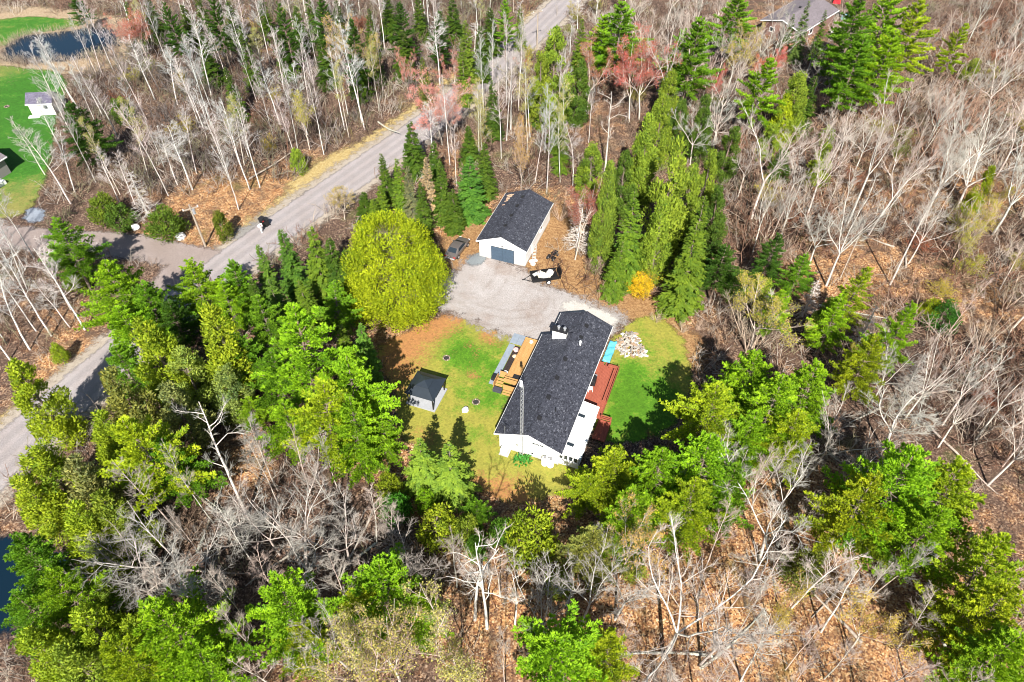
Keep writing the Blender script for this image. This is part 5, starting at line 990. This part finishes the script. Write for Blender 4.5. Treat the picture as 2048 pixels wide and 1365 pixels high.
for u, v, h, r, k, c in [(1880, 250, 8, 3.4, 'brush', None), (1925, 270, 9, 3.6, 'brush', None), (1860, 330, 7, 3.2, 'brush', None), (1498, 705, 6.5, 3.6, 'brush', None), (1365, 665, 1.8, 1.0, 'brush', None), (1395, 660, 1.8, 1.0, 'brush', None), (1240, 590, 1.6, 1.2, 'brush', None), (1310, 640, 1.4, 1.2, 'brush', None), (1250, 480, 2.5, 1.6, 'brush', None), (1190, 545, 3, 1.4, 'brush', None), (2010, 620, 6, 3, 'brush', None), (1960, 700, 6, 3, 'brush', None), (1120, 440, 3.5, 2, 'brush', None)]:
    x, y = at(u, v); plant('brush', x, y, h, r, None, (.36, .22, .16) if u > 1800 and v < 400 else (.42, .33, .26), (.42, .27, .2) if u > 1800 and v < 400 else (.44, .35, .27), 'brown multi stemmed bare shrub')
for u, v, tv, r in [(142, 408, 239, 3.2), (150, 385, 262, 2.4), (90, 350, 235, 1.8), (155, 215, 75, 2.4), (130, 190, 65, 2.4), (185, 330, 150, 2.6), (210, 240, 110, 2.4), (310, 200, 75, 3.4), (355, 210, 95, 3), (425, 200, 30, 3.2), (500, 150, 10, 3.2), (385, 380, 250, 3.6), (355, 370, 255, 3.2), (245, 420, 300, 2.0), (270, 410, 305, 1.8), (500, 380, 210, 2.8), (520, 375, 220, 2.6), (560, 250, 115, 3), (615, 270, 130, 3), (730, 260, 45, 3.6), (880, 170, 30, 3.4), (690, 260, 100, 2.4), (950, 110, 45, 2.8), (103, 672, 490, 3), (170, 660, 500, 3), (60, 700, 560, 3), (140, 655, 560, 2.4), (240, 550, 470, 1.8), (20, 720, 590, 2.6), (1040, 70, 2, 1.6), (1140, 110, 30, 2.0), (1155, 60, 0, 2)]:
    base('aspen', u, v, tv, r, None, (.64, .62, .6), (.52, .5, .485), 'tall pale bare aspen')

# --- the dense stands: slender aspens in the north wood, bare maples in the east and south woods
BLOCK = CLEAR + TROD_P[:1] + [[hw(-4, -2), hw(11, -2), hw(11, 21), hw(-4, 21)], [gw(-1, -1), gw(8.5, -1), gw(8.5, 12), gw(-1, 12)], [(nx_-8, ny_-2), (nx_+8, ny_-2), (nx_+8, ny_+12), (nx_-8, ny_+12)], [(fx0-1, fy0-4), (fx0+14, fy0-4), (fx0+16, fy0+18), (fx0-1, fy0+18)], [(sx_-4, sy_-4), (sx_+4, sy_-4), (sx_+4, sy_+4), (sx_-4, sy_+4)]]
def blocked(x, y, gap=0.4): return max(poly_sd(np.array([[x, y]]), p)[0] for p in BLOCK) > -gap
def stand(px, count, spacing, make, seed):
    P = wpoly(px); A = np.array(P); rg = random.Random(seed); n_ = t_ = 0
    while n_ < count and t_ < count*60:
        t_ += 1; x, y = rg.uniform(A[:, 0].min(), A[:, 0].max()), rg.uniform(A[:, 1].min(), A[:, 1].max())
        if poly_sd(np.array([[x, y]]), P)[0] < 0 or blocked(x, y): continue
        if any((x-a)**2 + (y-b)**2 < spacing**2 for a, b, _ in SPOTS): continue
        make(x, y, rg); n_ += 1
def mk_aspen(x, y, rg):
    h = rg.uniform(10, 15.5); q = rg.random()
    if q < .14: plant('greenaspen', x, y, h*.95, rg.uniform(1.4, 2.2), (.36, .37, .11), (.52, .5, .44), (.45, .43, .36), 'slender aspen with green catkins')
    else: plant('aspen', x, y, h, rg.uniform(1.2, 2.6), None, jitter((.58, .56, .54), .14), jitter((.46, .44, .43), .14), 'slender bare grey aspen')
stand([(150, 170), (300, 60), (420, -20), (1090, -20), (1040, 40), (960, 100), (860, 180), (760, 250), (640, 320), (570, 390), (480, 440), (420, 430), (330, 390), (200, 400), (150, 380), (110, 330), (150, 250)], 118, 1.9, mk_aspen, 1)
def mk_maple(x, y, rg):
    h = rg.uniform(8, 14); plant('maple', x, y, h, rg.uniform(2.2, 3.8), None, jitter((.56, .52, .47), .15), jitter((.43, .385, .345), .15), 'bare pale maple')
stand([(1440, 400), (1480, 260), (1640, 220), (1700, 160), (1860, 120), (2100, -20), (2300, 200), (2200, 700), (2000, 900), (1880, 900), (1860, 700), (1700, 560), (1600, 540), (1480, 520)], 56, 3.2, mk_maple, 2)
def mk_slim(x, y, rg):
    plant('aspen', x, y, rg.uniform(7, 13), rg.uniform(1.2, 2.4), None, jitter((.46, .41, .36), .15), jitter((.4, .35, .31), .15), 'thin bare tan sapling')
stand([(1440, 400), (1480, 260), (1640, 220), (1860, 120), (2100, -20), (2300, 200), (2200, 800), (1900, 900), (1860, 700), (1700, 560), (1480, 520)], 34, 2.2, mk_slim, 3)
stand([(1380, 1130), (1500, 1000), (1640, 1000), (1750, 1130), (2000, 1200), (2000, 1440), (1380, 1440)], 26, 2.4, mk_slim, 4)
stand([(340, 1060), (480, 960), (560, 960), (700, 980), (760, 1060), (880, 1100), (1300, 1100), (1330, 1420), (240, 1420)], 22, 2.6, mk_slim, 5)
stand([(-60, 500), (140, 520), (170, 640), (100, 720), (-100, 780)], 14, 2.0, mk_aspen, 6)
stand([(860, 330), (1000, 200), (1160, 200), (1200, 330), (1110, 400), (1000, 370), (920, 380)], 24, 2.0, mk_aspen, 7)
stand([(1160, 20), (1480, 60), (1700, 120), (1640, 230), (1440, 330), (1300, 330), (1180, 200)], 26, 2.4, mk_maple, 8)
stand([(1690, 770), (1880, 860), (2100, 800), (2100, 1080), (2000, 990), (1800, 900)], 12, 3.2, mk_maple, 10)
stand([(1400, 980), (1560, 940), (1700, 980), (1660, 1100), (1440, 1110)], 5, 3.0, mk_maple, 11)
stand([(520, 1400), (1000, 1360), (1500, 1400), (1900, 1420), (1900, 1700), (300, 1700)], 14, 3.5, mk_maple, 9)

def mk_bud(x, y, rg):
    c, d = rg.choice([((.3, .33, .03), 'yellow green leafing shrub'), ((.36, .33, .06), 'pale yellow leafing shrub'), ((.16, .22, .03), 'olive green leafing shrub'), ((.3, .1, .06), 'rusty red leafing shrub')]); plant('budbrush', x, y, rg.uniform(1.8, 4), rg.uniform(1.2, 2.4), c, (.36, .28, .2), (.36, .27, .2), d)
stand([(1440, 400), (1480, 260), (1640, 220), (1860, 120), (2080, -20), (2080, 800), (1900, 900), (1860, 700), (1700, 560), (1480, 520)], 24, 3.0, mk_bud, 21)
stand([(1380, 1130), (1500, 1000), (1640, 1000), (1750, 1130), (2000, 1200), (2000, 1380), (1380, 1380)], 12, 3.0, mk_bud, 22)
stand([(340, 1060), (560, 960), (760, 1060), (880, 1060), (1300, 1100), (1330, 1380), (240, 1380)], 12, 3.0, mk_bud, 23)
stand([(150, 250), (300, 60), (900, 0), (1000, 50), (760, 250), (570, 390), (330, 390), (150, 380)], 14, 3.0, mk_bud, 24)
stand([(1120, 20), (1480, 60), (1700, 120), (1640, 230), (1440, 330), (1300, 330), (1000, 370), (900, 380), (900, 280)], 16, 2.6, mk_bud, 25)

# low green plant at the gable, built leaf by leaf
hx_, hy_ = hw(3.3, -.45); hp = tag(empty('leafy_plant', (hx_, hy_, 0)), 'clump of broad green leaves at the foot of the radio mast', 'plant'); rg = np.random.default_rng(4)
lm = leaf_mesh('leaf', np.zeros((1, 3)), np.array([[0, 1., .5]]), np.array([[0, -.5, 1.]]), .5, .2, np.array([.5]))
for i in range(70):
    a, q = rg.uniform(0, 6.283), rg.uniform(0, 1)**.5; o_ = link('leaf', lm, hp, (.85*q*math.cos(a), .55*q*math.sin(a), .12 + .25*(1-q)), (rg.uniform(-.4, .5), rg.uniform(-.4, .4), rg.uniform(0, 6.28))); o_.color = (.05, rg.uniform(.18, .27), .04, 1)

# fallen logs
for i in range(34):
    rr_ = random.Random(900 + i); reg = [(1460, 300, 2040, 880), (300, 960, 760, 1330), (1400, 980, 1900, 1340), (160, 160, 900, 380)][i % 4]
    for _ in range(20):
        u, v = rr_.uniform(reg[0], reg[2]), rr_.uniform(reg[1], reg[3]); x, y = at(u, v)
        if not blocked(x, y, 1.5): break
    else: continue
    L = rr_.uniform(3, 9); g_ = np.random.default_rng(i); sg, _, _ = polyline((0, 0, .15), (1, 0, 0), L, .15, .05, 5, g_, .05, 0)
    for s_ in range(len(sg)): sg[s_] = (*sg[s_][:2], max(.08, sg[s_][2]), *sg[s_][3:5], max(.08, sg[s_][5]), *sg[s_][6:])
    br = []
    for k in range(5):
        p, d = pts_on(sg, g_.uniform(.4, .98)); q, _, _ = polyline(p, rot_from(d, R(40), g_.uniform(0, 6.28)), g_.uniform(.5, 1.5), .03, .012, 2, g_, .1, .03); br += q
    me = tube_mesh('fallen_log', [(sg, 7), (br, 4)]); o_ = link('fallen_log', me, None, (x, y, 0), (0, 0, rr_.uniform(0, 6.28))); o_.color = (*jitter((.4, .36, .31), .2), 1)
    TREES.append(dict(o=o_, desc='grey fallen log', label=None, u=u, v=v, bu=u, bv=v, h=0, kind='log'))

# --- undergrowth: tangled saplings, twigs and dry stalks on the forest floor
def clump(seed, H, n):
    rg = np.random.default_rng(seed); S = []
    for i in range(n):
        a = rg.uniform(0, 6.283); el = rg.uniform(.1, 1.0); d = np.array([math.cos(a)*math.sin(el), math.sin(a)*math.sin(el), math.cos(el)]); p = np.array([rg.normal(0, .35), rg.normal(0, .35), 0]); sg, e, _ = polyline(p, d, H*rg.uniform(.5, 1.1), .014, .008, 2, rg, .16, .03); S += sg
        for j in range(3):
            q, d2 = pts_on(sg, rg.uniform(.35, .98)); s2, _, _ = polyline(q, rot_from(d2, R(rg.uniform(25, 60)), rg.uniform(0, 6.283)), H*.35*rg.uniform(.5, 1.2), .009, .006, 1, rg, .15, .04); S += s2
    return np.array(S)
def undergrowth(name, count, seed, sizes, palette, region, gap, label):
    rg = np.random.default_rng(seed); base_ = [clump(300 + seed*10 + i, 1.0, 11) for i in range(6)]; P = wpoly(region); A = np.array(P); pts = np.column_stack([rg.uniform(A[:, 0].min(), A[:, 0].max(), count*3), rg.uniform(A[:, 1].min(), A[:, 1].max(), count*3)])
    ok = poly_sd(pts, P) > 0
    for b in BLOCK + POOLS: ok &= poly_sd(pts, b) < -gap
    wm = WARM(pts); ok &= (rg.random(len(pts)) > np.clip(wm*1.1, 0, .82)); pts = pts[ok][:count]; Vs, Fs, Cs, o = [], [], [], 0; pre = [tubes(b, 3) for b in base_]
    for x, y in pts:
        V, F = pre[rg.integers(6)]; a = rg.uniform(0, 6.283); s = rg.uniform(*sizes); M = np.array([[math.cos(a), -math.sin(a), 0], [math.sin(a), math.cos(a), 0], [0, 0, 1]])
        Vs.append((V*[s*1.1, s*1.1, s]) @ M.T + [x, y, 0]); Fs.append(F + o); o += len(V); c = np.array(palette[rg.integers(len(palette))])*rg.uniform(.7, 1.3); Cs.append(np.tile([*c, 1], (len(V), 1)))
    n = NT(name + '_twigs'); n.base(n.attr('col', 'Color')); n.p.inputs['Roughness'].default_value = .9
    tag(link(name, mesh_np(name, np.concatenate(Vs), np.concatenate(Fs), n.m, None, {'col': np.concatenate(Cs)})), label, 'undergrowth', None, 'stuff')
POOLS = [POOL_P]; TWG = [(.18, .11, .08), (.24, .17, .12), (.3, .25, .2), (.16, .085, .055), (.22, .2, .12), (.34, .3, .26)]
undergrowth('undergrowth', 2900, 1, (.9, 3.0), TWG, [(-160, -30), (2208, -30), (2350, 700), (2300, 1420), (-300, 1420), (-260, 700)], .6, 'tangle of bare brown saplings and twigs covering the forest floor')
undergrowth('sapling_thicket', 420, 3, (2.6, 4.6), [(.22, .13, .09), (.28, .2, .145), (.19, .1, .065), (.34, .28, .22)], [(1420, 420), (1480, 240), (1660, 210), (1860, 110), (2100, -30), (2350, 700), (1950, 920), (1860, 700), (1700, 560), (1500, 540)], .8, 'thicket of pale leafless saplings under the eastern maples')
undergrowth('grey_thicket', 380, 4, (2.4, 4.4), [(.14, .115, .1), (.2, .17, .155), (.12, .085, .068), (.17, .16, .105)], [(150, 200), (300, 60), (420, -20), (1060, -20), (960, 70), (860, 150), (700, 260), (560, 370), (420, 400), (200, 380), (130, 320)], .8, 'thicket of grey leafless saplings under the northern aspens')
undergrowth('roadside_brush', 150, 2, (.5, 1.3), [(.3, .24, .09), (.36, .29, .13), (.22, .16, .08)], [(430, 480), (600, 330), (900, 120), (1080, -10), (1100, 10), (900, 230), (600, 420)], .0, 'low dry yellow brush along the road verge')
# dead reeds round the pond
rg = np.random.default_rng(9); ring = np.array(POND_P); S = []
for i in range(1500):
    a = ring[rg.integers(len(ring))] + rg.normal(0, 1.0, 2); S.append((*a, 0, a[0] + rg.normal(0, .2), a[1] + rg.normal(0, .2), rg.uniform(.5, 1.3), .03, .012))
V, F = tubes(S, 3); tag(link('reeds', mesh_np('reeds', V, F, plain('dead_reeds', (.34, .27, .2), .9, .3, .5))), 'pale dead reeds fringing the pond', 'reeds', None, 'stuff')

# ------------------------------------------------------------------ labels that single each tree out by what it grows beside
LAND = [('the blue pond', 130, 95), ('the small shed', 95, 205), ('the garage', 1030, 455), ('the house', 1110, 770), ('the gazebo', 850, 770), ('the parked car', 915, 495), ('the junction utility pole', 395, 455), ('the firewood heap', 1268, 690), ('the yellow bush', 1280, 580), ('the huge round cedar', 785, 550), ('the red deck', 1240, 800), ('the mailboxes', 530, 455), ('the far house', 1600, 25), ('the lower bend of the road', 110, 820), ('the dark forest pool', 65, 1120), ('the distant road pole', 1074, 60), ('the neighbour house', 0, 345), ('the dead white snags', 965, 1170), ('the huge white bare maple', 1345, 1220), ('the top right corner', 2048, 0), ('the bottom right corner', 2048, 1365), ('the bottom left corner', 0, 1365), ('the right edge midpoint', 2048, 640), ('the biggest lower right pine', 1850, 1000)]
ORD = ['nearest', 'second nearest', 'third nearest', 'fourth nearest', 'fifth nearest', 'sixth nearest', 'seventh nearest', 'eighth nearest', 'ninth nearest', 'tenth nearest', 'eleventh nearest', 'twelfth nearest']
CATS = {'log': 'log', 'pine': 'tree', 'spruce': 'tree', 'cedar': 'tree', 'roundcedar': 'tree', 'roundbush': 'bush', 'brush': 'shrub', 'budbrush': 'shrub'}
GRP = {'yardspruce': 'spruces around the clearing', 'log': 'fallen logs on the forest floor', 'pine': 'pines around the clearing', 'spruce': 'spruces around the clearing', 'cedar': 'cedars around the clearing', 'roundbush': 'cedar bushes', 'aspen': 'bare aspens in the woods', 'greenaspen': 'aspens with catkins', 'maple': 'bare maples in the woods', 'redmaple': 'red budding maples', 'budmaple': 'yellow budding maples', 'snag': 'dead white trees', 'brush': 'bare shrubs', 'budbrush': 'leafing shrubs in the woods', 'deadspruce': 'dead grey spruces'}
bins = {}
for t in TREES:
    t['o']['category'] = CATS.get(t['kind'], 'tree')
    if t['kind'] in GRP: t['o']['group'] = GRP[t['kind']]
    if t['label']: t['o']['label'] = t['label']; continue
    nm, lu, lv = min(LAND, key=lambda L: math.hypot(L[1]-t['u'], L[2]-t['v'])); du, dv = t['u']-lu, t['v']-lv
    side = ('right of' if du > 0 else 'left of') if abs(du) > abs(dv) else ('below' if dv > 0 else 'above'); bins.setdefault((t['desc'], nm, side), []).append((math.hypot(du, dv), t))
for (desc, nm, side), L in bins.items():
    L.sort(key=lambda q: q[0])
    for i, (d_, t) in enumerate(L):
        if len(L) == 1: t['o']['label'] = f'{desc} {side} {nm}'
        else: t['o']['label'] = f"{desc} {side} {nm}, {ORD[i] if i < len(ORD) else str(i+1) + 'th nearest'} to it"
